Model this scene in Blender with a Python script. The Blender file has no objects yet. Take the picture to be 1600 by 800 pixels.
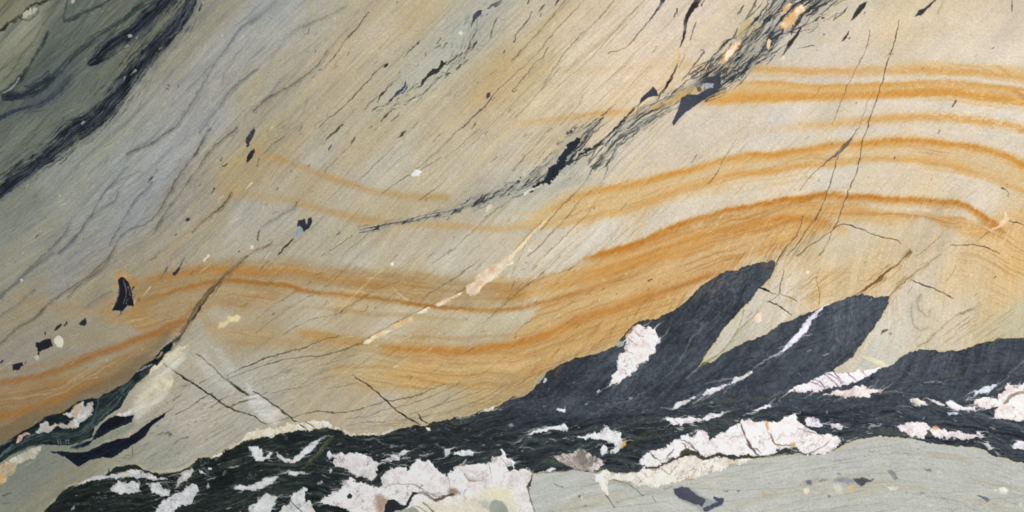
import bpy, math, os
import numpy as np

# ------------------------------------------------------------------ camera, light, exposure
S = 0.001                                  # one unit of the trace = 1 mm
CX, CY = 800.0, 400.0
scene = bpy.context.scene
cam_d = bpy.data.cameras.new("camera")
cam = bpy.data.objects.new("camera", cam_d)
scene.collection.objects.link(cam)
cam.location = (0, 0, 2.4)
cam_d.sensor_width = 36.0
cam_d.lens = 36.0 * 2.4 / 1.6
cam_d.clip_end = 50
scene.camera = cam

world = bpy.data.worlds.new("World")
scene.world = world
world.use_nodes = True
wn = world.node_tree.nodes["Background"]
wn.inputs[0].default_value = (0.93, 0.97, 1.0, 1)
wn.inputs[1].default_value = 0.42

ld = bpy.data.lights.new("soft_lamp", 'AREA')
ld.shape = 'RECTANGLE'; ld.size = 2.2; ld.size_y = 1.6
ld.energy = 62.0
ld.color = (1.0, 0.985, 0.96)
lamp = bpy.data.objects.new("soft_lamp", ld)
scene.collection.objects.link(lamp)
lamp.location = (1.75, 0.75, 1.75)
from mathutils import Vector
lamp.rotation_euler = (Vector((0.35, 0.05, 0)) - lamp.location).to_track_quat('-Z', 'Y').to_euler()

scene.view_settings.view_transform = 'Standard'
scene.view_settings.look = 'None'
scene.view_settings.exposure = 0.0
scene.view_settings.gamma = 1.0

CAL = os.environ.get("ROCK_CAL")

# ------------------------------------------------------------------ grid
X0, X1, Y0, Y1 = -72, 1672, -56, 856
xs = np.arange(X0, X1 + 1, dtype=np.float32)
ys = np.arange(Y0, Y1 + 1, dtype=np.float32)
W, H = len(xs), len(ys)
X, Y = np.meshgrid(xs, ys)

_rs = np.random.RandomState(7)
_perm = _rs.permutation(4096)
_val = _rs.rand(4096).astype(np.float32)

def vnoise(x, y, seed=0):
    """smooth value noise in 0..1"""
    xi = np.floor(x).astype(np.int64); yi = np.floor(y).astype(np.int64)
    fx = (x - xi).astype(np.float32); fy = (y - yi).astype(np.float32)
    fx = fx * fx * (3 - 2 * fx); fy = fy * fy * (3 - 2 * fy)
    def h(a, b): return _val[_perm[(_perm[(a + seed * 131) & 4095] + b) & 4095]]
    a = h(xi, yi); b = h(xi + 1, yi); c = h(xi, yi + 1); d = h(xi + 1, yi + 1)
    t = a + (b - a) * fx; u = c + (d - c) * fx
    return t + (u - t) * fy

def fbm(x, y, octaves=3, seed=0, gain=0.5):
    """fractal noise, about -1..1"""
    s = 0; a = 1.0; n = 0
    for o in range(octaves):
        s = s + a * (vnoise(x * 2 ** o + 17.3 * o, y * 2 ** o + 5.7 * o, seed + o) - 0.5)
        n += a; a *= gain
    return s * (2.0 / n)

def sstep(a, b, x):
    t = np.clip((x - a) / (b - a), 0, 1)
    return t * t * (3 - 2 * t)

# warps that roughen traced outlines
WX = fbm(X / 9, Y / 9, 3, 11, 0.6) * 1.6; WY = fbm(X / 9, Y / 9, 3, 23, 0.6) * 1.6
FX = fbm(X / 3.6, Y / 3.6, 2, 27, 0.6) * 1.5; FY = fbm(X / 3.6, Y / 3.6, 2, 29, 0.6) * 1.5
BX = fbm(X / 45, Y / 45, 3, 31) * 3.0; BY = fbm(X / 45, Y / 45, 3, 43) * 3.0

# lineation coordinates: V across, U along (runs from lower left to upper right)
_s = sstep(300, 640, Y)
_ang = np.radians(45.0)
V = (X * math.sin(_ang) + Y * math.cos(_ang)) + fbm(X / 260, Y / 260, 2, 51) * 26 - _s * 0.16 * (X - 600)
U = X * math.cos(_ang) - Y * math.sin(_ang)

def catmull(pts, step=5.0, closed=False):
    p = [np.array(q, float) for q in pts]
    if len(p) < 3: return np.array(p)
    n = len(p); out = []
    rng = range(n) if closed else range(n - 1)
    for i in rng:
        if closed: a, b, c, d = p[i - 1], p[i], p[(i + 1) % n], p[(i + 2) % n]
        else: a, b, c, d = p[max(i - 1, 0)], p[i], p[i + 1], p[min(i + 2, n - 1)]
        m = max(2, int(np.hypot(*(c - b)[:2]) / step))
        for k in range(m):
            t = k / m
            out.append(0.5 * (2 * b + (c - a) * t + (2 * a - 5 * b + 4 * c - d) * t * t + (3 * b - a - 3 * c + d) * t ** 3))
    if not closed: out.append(p[-1])
    return np.array(out)

def win(x0, y0, x1, y1):
    i0 = max(0, int(y0 - Y0)); i1 = min(H, int(y1 - Y0) + 2)
    j0 = max(0, int(x0 - X0)); j1 = min(W, int(x1 - X0) + 2)
    return slice(i0, max(i0, i1)), slice(j0, max(j0, j1))

LWN = (0.5 + 0.95 * (.6 * vnoise(X / 9, Y / 9, 61) + .4 * vnoise(X / 3.5, Y / 3.5, 62))).astype(np.float32)

def stroke_mask(pts, soft=0.8, rough=1.0, smooth=True, big=0.0, scale=1.0):
    """pts (x, y, full width).  Returns window and 0..1 mask"""
    p = catmull(pts, 6.0) if smooth and len(pts) > 2 else np.array(pts, float)
    p = p.copy(); p[:, 2] *= scale
    m = p[:, 2].max() * .75 + soft + 5 * abs(rough) * 0.6 + big * 4
    w = win(p[:, 0].min() - m, p[:, 1].min() - m, p[:, 0].max() + m, p[:, 1].max() + m)
    sh = X[w].shape
    best = np.full(sh, -99.0, np.float32)
    if 0 in sh: return w, best * 0
    for (ax, ay, aw), (bx, by, bw) in zip(p[:-1], p[1:]):
        v = win(min(ax, bx) - m, min(ay, by) - m, max(ax, bx) + m, max(ay, by) + m)
        if v[0].start >= v[0].stop or v[1].start >= v[1].stop: continue
        x = X[v] + rough * (WX[v] + .35 * FX[v]) + big * BX[v]; y = Y[v] + rough * (WY[v] + .35 * FY[v]) + big * BY[v]
        dx, dy = bx - ax, by - ay; L = dx * dx + dy * dy + 1e-9
        t = np.clip(((x - ax) * dx + (y - ay) * dy) / L, 0, 1)
        d = np.hypot(x - ax - t * dx, y - ay - t * dy)
        e = (aw + (bw - aw) * t) / 2 * LWN[v] - d
        q = (slice(v[0].start - w[0].start, v[0].stop - w[0].start), slice(v[1].start - w[1].start, v[1].stop - w[1].start))
        best[q] = np.maximum(best[q], e)
    return w, sstep(-soft, soft, best)

def poly_sdf(pts, rough=1.0, big=0.0, pad=12, smooth=False):
    p = catmull(pts, 6.0, True) if smooth else np.array(pts, float)
    p = p[:, :2]
    w = win(p[:, 0].min() - pad, p[:, 1].min() - pad, p[:, 0].max() + pad, p[:, 1].max() + pad)
    x = X[w] + rough * (WX[w] + .5 * FX[w]) + big * BX[w]; y = Y[w] + rough * (WY[w] + .5 * FY[w]) + big * BY[w]
    inside = np.zeros(x.shape, bool); dist = np.full(x.shape, 1e9, np.float32)
    n = len(p)
    for i in range(n):
        ax, ay = p[i]; bx, by = p[(i + 1) % n]
        c = (ay > y) != (by > y)
        if by != ay: inside ^= c & (x < (bx - ax) * (y - ay) / (by - ay) + ax)
        dx, dy = bx - ax, by - ay; L = dx * dx + dy * dy + 1e-9
        t = np.clip(((x - ax) * dx + (y - ay) * dy) / L, 0, 1)
        dist = np.minimum(dist, (x - ax - t * dx) ** 2 + (y - ay - t * dy) ** 2)
    d = np.sqrt(dist)
    return w, np.where(inside, d, -d)

def T(ox, oy, pts):
    """trace written down at four times size inside a window whose corner is ox, oy"""
    return [(ox + q[0] / 4.0, oy + q[1] / 4.0) + tuple(v / 4.0 for v in q[2:]) for q in pts]

# ------------------------------------------------------------------ paint state
COL = np.zeros((H, W, 3), np.float32)       # colour as seen, uneven light included and divided out below, sRGB 0..1
HT = np.zeros((H, W), np.float32)           # relief in mm
ID = np.zeros((H, W), np.int32)
PARTS = [dict(name='pale_stone', parent=None, label='pale tan and grey sandstone layer with fine slanting streaks')]

def new_part(name, parent=0, label=None):
    PARTS.append(dict(name=name, parent=parent, label=label))
    return len(PARTS) - 1

def C3(c): return np.array(c, np.float32) / 255.0

def mix(w, m, c, a=1.0):
    c = C3(c) if not isinstance(c, np.ndarray) else c
    m = (m * a)[..., None]
    COL[w] = COL[w] * (1 - m) + c * m

def mul(w, f):
    COL[w] = COL[w] * f[..., None]

def line(pts, c, a=1.0, soft=0.8, rough=1.0, big=0.0, part=None, thr=0.4, brk=0.0, depth=0.0, parent=0, label=None, scale=1.0):
    w, m = stroke_mask(pts, soft, rough, big=big, scale=scale)
    if m.size == 0: return w, m
    if brk: m = m * sstep(brk - 0.25, brk + 0.1, vnoise(U[w] / 9 + 3, V[w] / 3, 77) * 0.6 + vnoise(U[w] / 3, V[w] / 1.5, 78) * 0.4)
    mod = np.clip(.42 + .95 * vnoise(X[w] / 11, Y[w] / 11, 79), 0, 1)
    mix(w, m * mod, c, a)
    if depth: HT[w] += depth * m
    if part:
        k = new_part(part, parent, label); ID[w][m > thr] = k
    return w, m

def patch(pts, c, rough=1.0, big=0.0, soft=0.7, smooth=False, part=None, parent=0, label=None, var=0.05, lift=0.0, tint=None, a=1.0, rim=None, rag=0.0):
    w, d = poly_sdf(pts, rough, big, smooth=smooth)
    if rag: d = d + rag * fbm(X[w] / 6.5, Y[w] / 6.5, 4, 93, .7)
    m = sstep(-soft, soft, d)
    cc = C3(c)[None, None, :] * (1 + var * (fbm(X[w] / 14, Y[w] / 14, 4, 91, 0.65))[..., None] * 2)
    if tint is not None:
        t = sstep(0.1, 0.5, fbm(X[w] / 22, Y[w] / 22, 3, 97))[..., None]
        cc = cc * (1 - 0.7 * t) + C3(tint) * 0.7 * t
    if rim is not None:
        r = (1 - sstep(0, 2.6, d))[..., None] * 0.8
        cc = cc * (1 - r) + C3(rim) * r
    mix(w, m, np.clip(cc, 0, 1), a)
    if lift: HT[w] += lift * sstep(0, 3, d)
    if part:
        k = new_part(part, parent, label); ID[w][m > 0.5] = k
    return w, m, d

exec_order = []

# ================================================================== 1. broad colour of the stone
BASE = """0,0,128,124,98 40,60,144,144,124 10,110,128,128,108 90,60,98,104,94 60,100,93,102,92 120,20,106,113,106 180,30,104,106,92 100,130,92,100,96
60,160,84,92,92 150,130,108,112,98 60,190,112,116,100 20,240,112,115,102 -20,200,95,100,90 230,70,118,118,98 120,180,115,118,105 200,20,112,112,98
330,20,147,142,124 270,90,152,147,130 220,150,158,155,142 170,220,147,149,134 90,280,142,144,132 30,330,130,132,117 200,230,156,158,150 380,60,160,158,152
300,150,160,157,150 330,190,155,155,153 260,240,160,160,158 180,300,155,157,152 130,340,152,152,142 60,380,144,142,127 230,300,150,152,153 200,350,148,150,150
270,330,152,146,132 390,150,162,150,122 350,220,160,151,130 370,260,168,151,114 300,300,155,145,125 330,350,162,149,120 380,340,162,157,144 390,240,168,147,106
100,430,150,148,138 50,410,150,147,128 200,400,157,147,124 250,420,162,147,119 130,470,157,143,115 40,480,152,140,113 20,560,148,140,125 120,530,151,141,118 300,400,165,153,128
420,20,150,152,148 480,30,157,152,138 440,60,160,158,150 450,100,160,150,127 430,170,156,146,121 520,100,176,160,131 600,50,184,170,144 560,20,167,154,128 650,20,182,164,129
600,110,176,164,139 550,150,173,159,131 520,180,169,156,129 650,100,168,163,145 700,90,166,166,151 740,50,162,162,150 770,20,167,164,150 700,150,179,166,138 760,150,187,163,120
780,110,183,161,120 790,190,190,172,140 740,180,182,166,138 440,230,166,151,119 500,240,169,161,143 560,230,173,159,129 600,270,176,169,151 480,300,170,155,125 530,305,174,167,150
440,330,163,159,146 450,380,162,152,131 600,350,173,159,131 560,370,167,157,134 700,260,181,168,141 720,230,184,172,147 760,300,167,160,142 700,350,173,159,132 650,390,179,167,143
780,380,184,172,150 790,240,187,177,154 830,20,180,170,147 850,60,190,173,140 820,120,189,170,131 900,50,202,188,160 950,80,211,197,169 900,120,206,191,161 850,160,201,185,153
960,150,213,196,163 1000,100,216,199,171 1030,30,206,196,173 1080,40,209,197,173 1100,80,208,196,170 1040,130,212,191,155 950,180,207,189,155 870,220,197,181,149 1080,180,202,194,172
1150,180,201,192,168 1150,60,191,183,156 850,320,184,177,153 880,270,180,178,162 820,300,175,172,155 960,230,199,193,173 1000,240,201,191,166 950,300,205,189,157 1000,320,205,187,153
880,370,201,193,173 950,360,205,198,179 1050,330,206,197,173 1100,310,207,197,169 860,420,196,187,165 820,430,196,184,158 1230,60,193,189,171 1300,30,193,186,161 1300,70,201,193,173
1400,30,206,193,161 1400,60,206,191,159 1350,90,201,193,171 1500,60,209,201,176 1500,20,206,193,161 1580,40,199,189,166 1580,80,209,201,179 1230,170,206,201,183 1300,180,201,191,166
1250,230,204,196,173 1350,170,209,201,179 1500,170,211,203,181 1590,180,213,206,186 1550,220,206,201,179 1300,270,201,197,176 1400,260,211,199,171 1500,260,209,201,179 1550,310,209,203,183
1590,290,206,191,156 1450,290,207,193,159 1250,290,209,197,169 1350,350,201,191,163 1300,380,199,189,161 1450,360,191,179,151 1400,390,196,181,149 1550,360,206,181,136 1590,380,206,183,141
1240,440,212,202,176 1260,410,196,176,136 1300,440,201,181,141 1220,470,204,198,176 1380,420,201,181,139 1430,460,202,194,172 1500,420,206,186,146 1590,410,209,183,131 1560,460,201,181,141
1590,500,186,181,151 1500,500,200,191,166 1400,520,200,196,174 1380,560,192,192,174 1180,490,196,192,170 1150,530,188,186,164 1450,520,202,194,166
300,560,163,155,136 260,570,161,151,129 350,600,160,158,148 400,610,159,156,143 300,640,166,159,145 200,720,148,145,128 100,760,136,133,113 50,730,126,129,116 250,700,150,149,135
350,650,165,158,141 450,560,166,151,123 420,580,166,159,143 500,620,166,153,129 600,630,171,159,136 650,590,177,157,121 700,640,173,159,129 760,590,182,157,112 400,520,162,144,114
500,500,179,166,139 620,500,183,173,151 750,500,181,169,139 560,410,176,169,151 500,400,167,157,134 700,410,184,177,160 550,460,181,155,112 650,450,182,156,112 620,560,179,152,108 520,560,167,150,122
850,770,160,162,150 950,770,162,160,146 1100,740,183,177,156 1150,720,167,170,157 1300,730,173,176,163 1400,700,173,177,163 1500,750,173,176,161 1250,790,168,164,147 1590,760,179,181,166 1590,730,167,170,154 1000,760,160,158,142
1000,500,196,165,110 900,540,180,155,112 820,600,176,150,108"""
bp = np.array([[float(v) for v in q.split(',')] for q in BASE.split()])
cs = 8
cxx, cyy = np.meshgrid(np.arange(X0, X1 + 2 * cs, cs, dtype=float), np.arange(Y0, Y1 + 2 * cs, cs, dtype=float))
acc = np.zeros(cxx.shape + (3,)); wt = np.zeros(cxx.shape)
for (px, py, r, g, b) in bp:
    dx = cxx - px; dy = cyy - py
    al = (dx - dy) * 0.7071; ac = (dx + dy) * 0.7071
    k = 1.0 / (1 + (al / 30) ** 2 + (ac / 15) ** 2) ** 2
    acc += k[..., None] * np.array([r, g, b]) / 255; wt += k
cc = acc / wt[..., None]
gx = (X + BX * 3 - X0) / cs; gy = (Y + BY * 3 - Y0) / cs
gx = np.clip(gx, 0, cxx.shape[1] - 1.001); gy = np.clip(gy, 0, cxx.shape[0] - 1.001)
ix = gx.astype(int); iy = gy.astype(int); fx = (gx - ix)[..., None]; fy = (gy - iy)[..., None]
COL[:] = ((cc[iy, ix] * (1 - fx) + cc[iy, ix + 1] * fx) * (1 - fy) + (cc[iy + 1, ix] * (1 - fx) + cc[iy + 1, ix + 1] * fx) * fy)
ALL = (slice(0, H), slice(0, W))

# streaks along the lineation
st = fbm(U / 160, V / 7, 4, 101, 0.6); st2 = fbm(U / 60, V / 2.2, 3, 105, 0.6)
st3 = fbm(U / 9, V / 1.5, 2, 107, .6)
calm = 1 - .6 * sstep(1000, 1200, X + .5 * Y) * (1 - sstep(240, 420, Y))
cloud = fbm(X / 60, Y / 40, 4, 109, .6)
mul(ALL, 1 + calm * (0.05 * st + 0.04 * st2 + .028 * st3) + .05 * (1.3 - calm) * cloud)
warm = fbm(U / 200, V / 14, 3, 111)
COL[..., 0] *= 1 + 0.012 * warm; COL[..., 2] *= 1 - 0.032 * warm
# blue-grey smoky streaks, upper left
zone = sstep(150, 330, X + Y) * (1 - sstep(560, 760, X + Y * 0.9)) * (1 - sstep(380, 520, Y))
sm = sstep(0.15, 0.7, fbm(U / 120, (V + BX) / 9, 4, 121, 0.6)) * zone
mix(ALL, sm, (112, 116, 120), 0.5)
sm = sstep(0.2, 0.8, fbm(U / 55, (V + BX * 2) / 4, 4, 123, 0.6)) * zone
mix(ALL, sm, (104, 108, 110), 0.45)
zone2 = (1 - sstep(120, 300, X + Y * 1.0 - 30))
sm = sstep(-0.1, 0.6, fbm(U / 90, (V + BX) / 6, 4, 127, 0.6)) * zone2
mix(ALL, sm, (60, 70, 72), 0.42)
sm = sstep(0.1, 0.7, fbm(U / 26, (V + BX * 1.5) / 2.4, 3, 128, 0.6)) * zone2
mix(ALL, sm, (150, 154, 140), 0.28)
zone3 = sstep(500, 640, X + Y) * (1 - sstep(1250, 1500, X + Y)) * (1 - sstep(330, 450, Y))
sm = sstep(0.25, 0.8, fbm(U / 150, V / 5, 4, 131, 0.6)) * zone3
mix(ALL, sm, (140, 116, 78), 0.30)

# ================================================================== 2. ochre zones and rust bands
def zone_patch(pts, c, a, soft, big=3.0):
    w, d = poly_sdf(pts, 1.0, big, pad=soft * 1.6)
    m = sstep(-soft, soft, d + soft * .5 * fbm(U[w] / 40, V[w] / 5, 3, 143)) * (0.86 + 0.28 * (fbm(X[w] / 70, Y[w] / 14, 3, 141)) + .22 * fbm(U[w] / 20, V[w] / 2.4, 3, 145))
    mix(w, np.clip(m, 0, 1), c, a)
    return w, m

# big ochre body, middle and right
zone_patch([(1430, 345), (1380, 330), (1310, 312), (1240, 312), (1150, 335), (1050, 360), (960, 390), (900, 418), (840, 436), (790, 440), (740, 440), (800, 470), (850, 470), (790, 540),
            (700, 546), (640, 560), (600, 590), (640, 606), (700, 600), (790, 580), (830, 600), (870, 560), (950, 530), (1000, 500), (1080, 450), (1180, 405), (1240, 375), (1300, 345), (1400, 350)], (196, 158, 102), 0.78, 9, 1.5)
zone_patch([(1160, 335), (1060, 366), (960, 396), (880, 425), (830, 440), (860, 452), (960, 430), (1060, 400), (1150, 372), (1260, 345), (1290, 335), (1250, 318)], (196, 146, 76), 0.55, 7, 1.0)
zone_patch([(1250, 315), (1330, 322), (1420, 334), (1500, 340), (1540, 356), (1560, 372), (1520, 372), (1490, 358), (1440, 340), (1340, 336), (1280, 332)], (196, 148, 84), 0.7, 6, 1.0)
zone_patch([(1600, 330), (1540, 345), (1560, 372), (1530, 385), (1600, 425), (1680, 430), (1680, 340)], (204, 160, 100), 0.45, 14)
zone_patch([(1290, 345), (1240, 350), (1200, 370), (1180, 400), (1210, 410), (1235, 385), (1260, 372), (1300, 360)], (196, 152, 86), 0.55, 8)
# tan between the paired bands
zone_patch([(880, 300), (960, 285), (1080, 262), (1180, 243), (1300, 230), (1420, 222), (1530, 236), (1600, 258), (1680, 290), (1680, 300), (1590, 285), (1480, 262), (1380, 250), (1240, 262), (1130, 290), (1000, 325), (880, 352), (800, 354)], (206, 176, 124), 0.68, 5, 1.0)
zone_patch([(1120, 140), (1200, 133), (1300, 135), (1400, 132), (1480, 130), (1540, 136), (1680, 150), (1680, 172), (1560, 160), (1480, 150), (1300, 155), (1200, 158), (1100, 160)], (206, 166, 102), 0.95, 4, .6)
zone_patch([(1400, 100), (1480, 96), (1540, 100), (1680, 115), (1680, 128), (1540, 118), (1460, 112), (1400, 112)], (208, 176, 118), 0.75, 6, 1.0)
zone_patch([(400, 240), (460, 262), (560, 300), (640, 310), (700, 305), (720, 320), (640, 330), (560, 345), (480, 325), (400, 305), (330, 290), (330, 250)], (172, 150, 108), 0.28, 14)
# ochre, left of middle
zone_patch([(200, 445), (260, 425), (320, 408), (400, 404), (470, 408), (560, 418), (640, 428), (740, 432), (800, 440), (840, 445), (820, 470), (760, 480), (680, 470), (600, 458), (500, 450),
            (470, 455), (420, 475), (380, 490), (330, 480), (300, 500), (250, 540), (210, 590), (150, 620), (60, 680), (-60, 700), (-60, 620), (60, 590), (160, 570), (230, 530), (200, 500)], (160, 126, 80), 0.72, 12, 2.5)
zone_patch([(-60, 640), (20, 612), (120, 590), (200, 550), (260, 510), (285, 500), (250, 540), (205, 590), (150, 620), (60, 670), (0, 690), (-60, 700)], (140, 108, 70), 0.65, 8, 1.5)
zone_patch([(-60, 690), (20, 655), (110, 618), (170, 590), (230, 545), (262, 515), (265, 530), (215, 595), (150, 628), (60, 690), (0, 715)], (112, 100, 78), 0.7, 6, 1.5)
zone_patch([(300, 490), (350, 505), (480, 518), (560, 530), (620, 545), (700, 555), (640, 560), (560, 552), (480, 545), (400, 540), (330, 530)], (170, 138, 88), 0.45, 9)
zone_patch([(520, 560), (600, 575), (700, 580), (760, 585), (720, 605), (640, 618), (570, 605), (510, 590)], (184, 150, 94), 0.45, 12)
zone_patch([(160, 468), (200, 470), (230, 480), (240, 500), (200, 510), (160, 500)], (176, 130, 70), 0.5, 12)
zone_patch([(185, 425), (200, 425), (215, 445), (200, 450), (180, 445)], (188, 128, 56), 0.7, 9, 0.5)
zone_patch([(370, 240), (400, 235), (450, 245), (400, 300), (350, 305), (345, 270)], (172, 144, 100), 0.28, 18)

def band(pts, c, a, up, dn, part=True, label=None, big=1.0, fade=True):
    """rust band: centre line (x, y, strength); soft on each side by up / dn"""
    p = catmull(pts, 12.0); p = p[np.argsort(p[:, 0])]
    i = np.nonzero((xs > p[0, 0]) & (xs < p[-1, 0]))[0]
    if len(i) == 0: return
    j0, j1 = i[0], i[-1] + 1
    yc = np.interp(xs[j0:j1], p[:, 0], p[:, 1]); sg = np.interp(xs[j0:j1], p[:, 0], p[:, 2])
    slope = np.gradient(yc); k = np.cos(np.arctan(slope))
    w = win(xs[j0], yc.min() - 30, xs[j1 - 1] - 1, yc.max() + 30)
    n = w[1].stop - w[1].start; yc = yc[:n]; sg = sg[:n]; k = k[:n]
    d = (Y[w] + 0.7 * WY[w] + big * BY[w] * 0.9 + 2.6 * fbm(U[w] / 26, V[w] / 2.6, 3, 151, .65) - yc[None, :]) * k[None, :]
    up, dn = up * 1.15, dn * 1.15
    m = np.where(d < 0, np.exp(-(d / up) ** 2), np.exp(-(d / dn) ** 2))
    m = m * sg[None, :] * (0.66 + 0.30 * vnoise(X[w] / 34, Y[w] / 9, 153) + .34 * vnoise(U[w] / 12, V[w] / 2.0, 155))
    m = np.clip(m, 0, 1)
    mix(w, m, c, a)
    if part:
        kk = new_part('rust_band', 0, label)
        sel = (m > 0.36 * max(0.3, float(sg.max()) * 0.8)) & (d > -up * 1.0) & (d < dn * 1.0)
        ID[w][sel] = kk

vo = Y + 1.5 * BY + WY - np.interp(xs, [-72, 0, 100, 200, 290, 362, 475, 600, 700, 800, 950, 1100, 1250, 1400, 1530, 1672], [570, 555, 535, 475, 448, 437, 455, 468, 481, 481, 425, 375, 330, 325, 345, 420])[None, :]
oc = sstep(.17, .30, COL[..., 0] - COL[..., 2]) * sstep(330, 420, Y + .18 * X)
ol = fbm(X / 110, vo / 5.5, 4, 147, .62) + .5 * fbm(X / 50, vo / 2.2, 2, 149)
mix(ALL, sstep(.05, .55, ol) * oc, (158, 112, 60), .42)
mix(ALL, sstep(.05, .6, -ol) * oc, (206, 182, 136), .45)
oc2 = sstep(850, 1150, X) * (1 - sstep(300, 340, Y + 0 * X))
va = Y + BY + WY * .7 - np.interp(xs, [850, 1200, 1400, 1480, 1600, 1672], [160, 155, 147, 143, 160, 172])[None, :]
vb_ = Y + BY + WY * .7 - np.interp(xs, [850, 932, 1100, 1250, 1412, 1500, 1582, 1672], [330, 297, 257, 236, 218, 227, 249, 290])[None, :]
kk_ = sstep(170, 200, Y - (X - 1300) * .02)
o2 = (fbm(X / 150, va / 6, 4, 191, .6) * (1 - kk_) + fbm(X / 150, vb_ / 6, 4, 193, .6) * kk_)
zz = np.maximum(sstep(-58, -30, va) * (1 - sstep(10, 26, va)) * (1 - kk_), sstep(-16, -2, vb_) * (1 - sstep(40, 60, vb_)) * kk_) * sstep(1020, 1240, X + 2 * (vb_ > -20) * 150)
mix(ALL, sstep(-.1, .5, o2) * zz, (206, 168, 108), .5)
mix(ALL, sstep(.1, .6, o2) * oc2 * .6, (208, 184, 142), .4)
RU = (186, 124, 44); RL = (200, 152, 84); RB = (160, 98, 40)
band([(1060, 104, .2), (1130, 109, .6), (1200, 108, .9), (1300, 111, .8), (1400, 111, .8), (1500, 112, .8), (1560, 118, .8), (1680, 132, .7)], RL, .85, 4.5, 5, label='thin tan rust band, uppermost at the right')
band([(1140, 132, .2), (1200, 129, 1), (1300, 133, .9), (1400, 130, 1), (1480, 127, 1), (1540, 135, 1), (1600, 141, .9), (1680, 150, .7)], RL, .95, 3, 4, label='narrow ochre rust band above the broad one at the right')
band([(1080, 160, .1), (1120, 157, .7), (1200, 152, 1), (1300, 151, .9), (1400, 146, 1), (1480, 143, 1), (1540, 153, 1), (1600, 160, .9), (1680, 172, .8)], (198, 146, 72), .95, 6, 6, label='broad ochre rust band across the upper right')
band([(1180, 203, .1), (1280, 197, .45), (1350, 190, .8), (1430, 184, .9), (1500, 187, .9), (1560, 194, .9), (1620, 206, .9), (1680, 214, .8)], RL, .9, 6, 6, label='soft pale rust band under the broad ochre one')
band([(820, 352, 0), (870, 322, .3), (932, 297, .55), (975, 290, .7), (1025, 279, .7), (1070, 266, .8), (1100, 257, .8), (1145, 247, .8), (1170, 241, .9), (1200, 241, .9), (1240, 237, .9), (1275, 233, .8), (1300, 227, .8),
      (1350, 225, .9), (1385, 219, 1), (1412, 218, 1), (1450, 221, 1), (1500, 227, 1), (1537, 232, 1), (1562, 240, 1), (1582, 249, 1), (1600, 257, 1), (1680, 292, .9)], (194, 136, 58), .95, 4, 6, label='long arching rust band with a crisp upper edge')
band([(560, 344, .1), (610, 348, .3), (650, 350, .4), (750, 356, .5), (850, 355, .4), (900, 346, .5), (950, 334, .5), (1000, 320, .6), (1040, 305, .8), (1065, 296, .8), (1105, 285, .7), (1150, 272, .9), (1200, 268, .9), (1250, 260, .8),
      (1300, 256, .6), (1355, 250, .6), (1387, 248, .6), (1425, 250, .6), (1475, 257, .7), (1512, 266, .7), (1545, 277, .6), (1575, 287, .6), (1600, 298, .5), (1680, 330, .4)], (196, 146, 76), .85, 5, 5, label='fainter companion rust band below the long arch')
band([(910, 404, .4), (930, 400, .9), (950, 392, 1), (980, 384, 1), (1015, 371, 1), (1050, 356, 1), (1100, 340, 1), (1150, 325, 1), (1200, 318, 1), (1225, 312, 1), (1250, 308, 1), (1288, 303, 1), (1325, 305, 1), (1375, 309, 1), (1412, 310, 1),
      (1450, 314, 1), (1500, 319, 1), (1520, 327, 1), (1538, 338, 1), (1558, 353, .9), (1570, 362, .2)], (180, 118, 44), .95, 3.4, 7, label='darkest orange-brown rust band, arching over the right half')
band([(880, 436, .2), (950, 417, .5), (1020, 396, .6), (1100, 368, .7), (1200, 343, .9), (1250, 340, .8), (1300, 352, .6), (1330, 362, .1)], (184, 124, 50), .7, 5, 7, label='inner rust band below the darkest one')
band([(760, 468, .2), (830, 458, .5), (900, 442, .7), (960, 425, .7), (1040, 402, .6), (1100, 385, .4), (1160, 372, .1)], (184, 128, 60), .6, 6, 6, label='blurred ochre band through the middle')
band([(590, 542, .1), (610, 544, .8), (650, 547, .9), (700, 548, .9), (745, 547, .9), (800, 540, 1), (838, 527, 1), (880, 511, 1), (925, 493, 1), (975, 477, .9), (1012, 462, .9), (1050, 450, .7), (1100, 432, .5), (1160, 405, .3)], (178, 120, 58), .85, 6, 7, label='lowest rust band of the middle, brown-orange')
band([(460, 520, .1), (480, 523, .8), (520, 529, .8), (560, 534, .7), (590, 540, .1)], (178, 132, 70), .8, 7, 6, label='short tan rust smear left of the cream vein')
band([(205, 475, .3), (250, 463, .8), (288, 450, .9), (325, 440, .9), (362, 437, 1), (400, 441, 1), (450, 446, 1), (475, 455, 1), (525, 459, .8), (575, 462, .8), (612, 469, .9), (650, 475, 1), (700, 481, 1), (750, 484, 1), (800, 481, .9), (870, 468, .6), (950, 440, .5), (1040, 412, .2)],
     (158, 106, 48), .85, 2.8, 4, label='thin brown rust line wandering across the left half')
band([(225, 437, .2), (250, 432, .6), (300, 422, .9), (338, 421, .9), (400, 424, 1), (440, 421, 1), (475, 425, .8), (525, 433, .5), (600, 445, .5), (630, 448, .2)], (170, 118, 58), .8, 5, 7, label='soft brown rust band above the thin brown line')
band([(-70, 606, .6), (0, 596, .9), (50, 588, .9), (100, 573, 1), (150, 553, 1), (200, 535, 1), (250, 515, .9), (288, 497, .6), (300, 480, .1)], (150, 98, 50), .8, 4, 7, label='reddish brown rust band at the lower left')
band([(-70, 660, .6), (0, 650, .8), (60, 634, .9), (120, 610, .8), (170, 592, .3)], (150, 98, 46), .55, 4, 6, label='faint brown rust band under the reddish one')
band([(-70, 588, .5), (0, 580, .7), (100, 562, .6), (200, 530, .5), (240, 515, .1)], (158, 112, 60), .55, 3, 4, part=False)
band([(390, 236, .2), (425, 245, .7), (462, 258, .6), (500, 272, .7), (535, 284, .95), (575, 297, .75), (612, 303, .7), (650, 308, .7), (688, 309, .85), (710, 306, .1)], (178, 136, 80), .75, 5, 5, label='soft tan rust arc at the upper middle')
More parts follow.
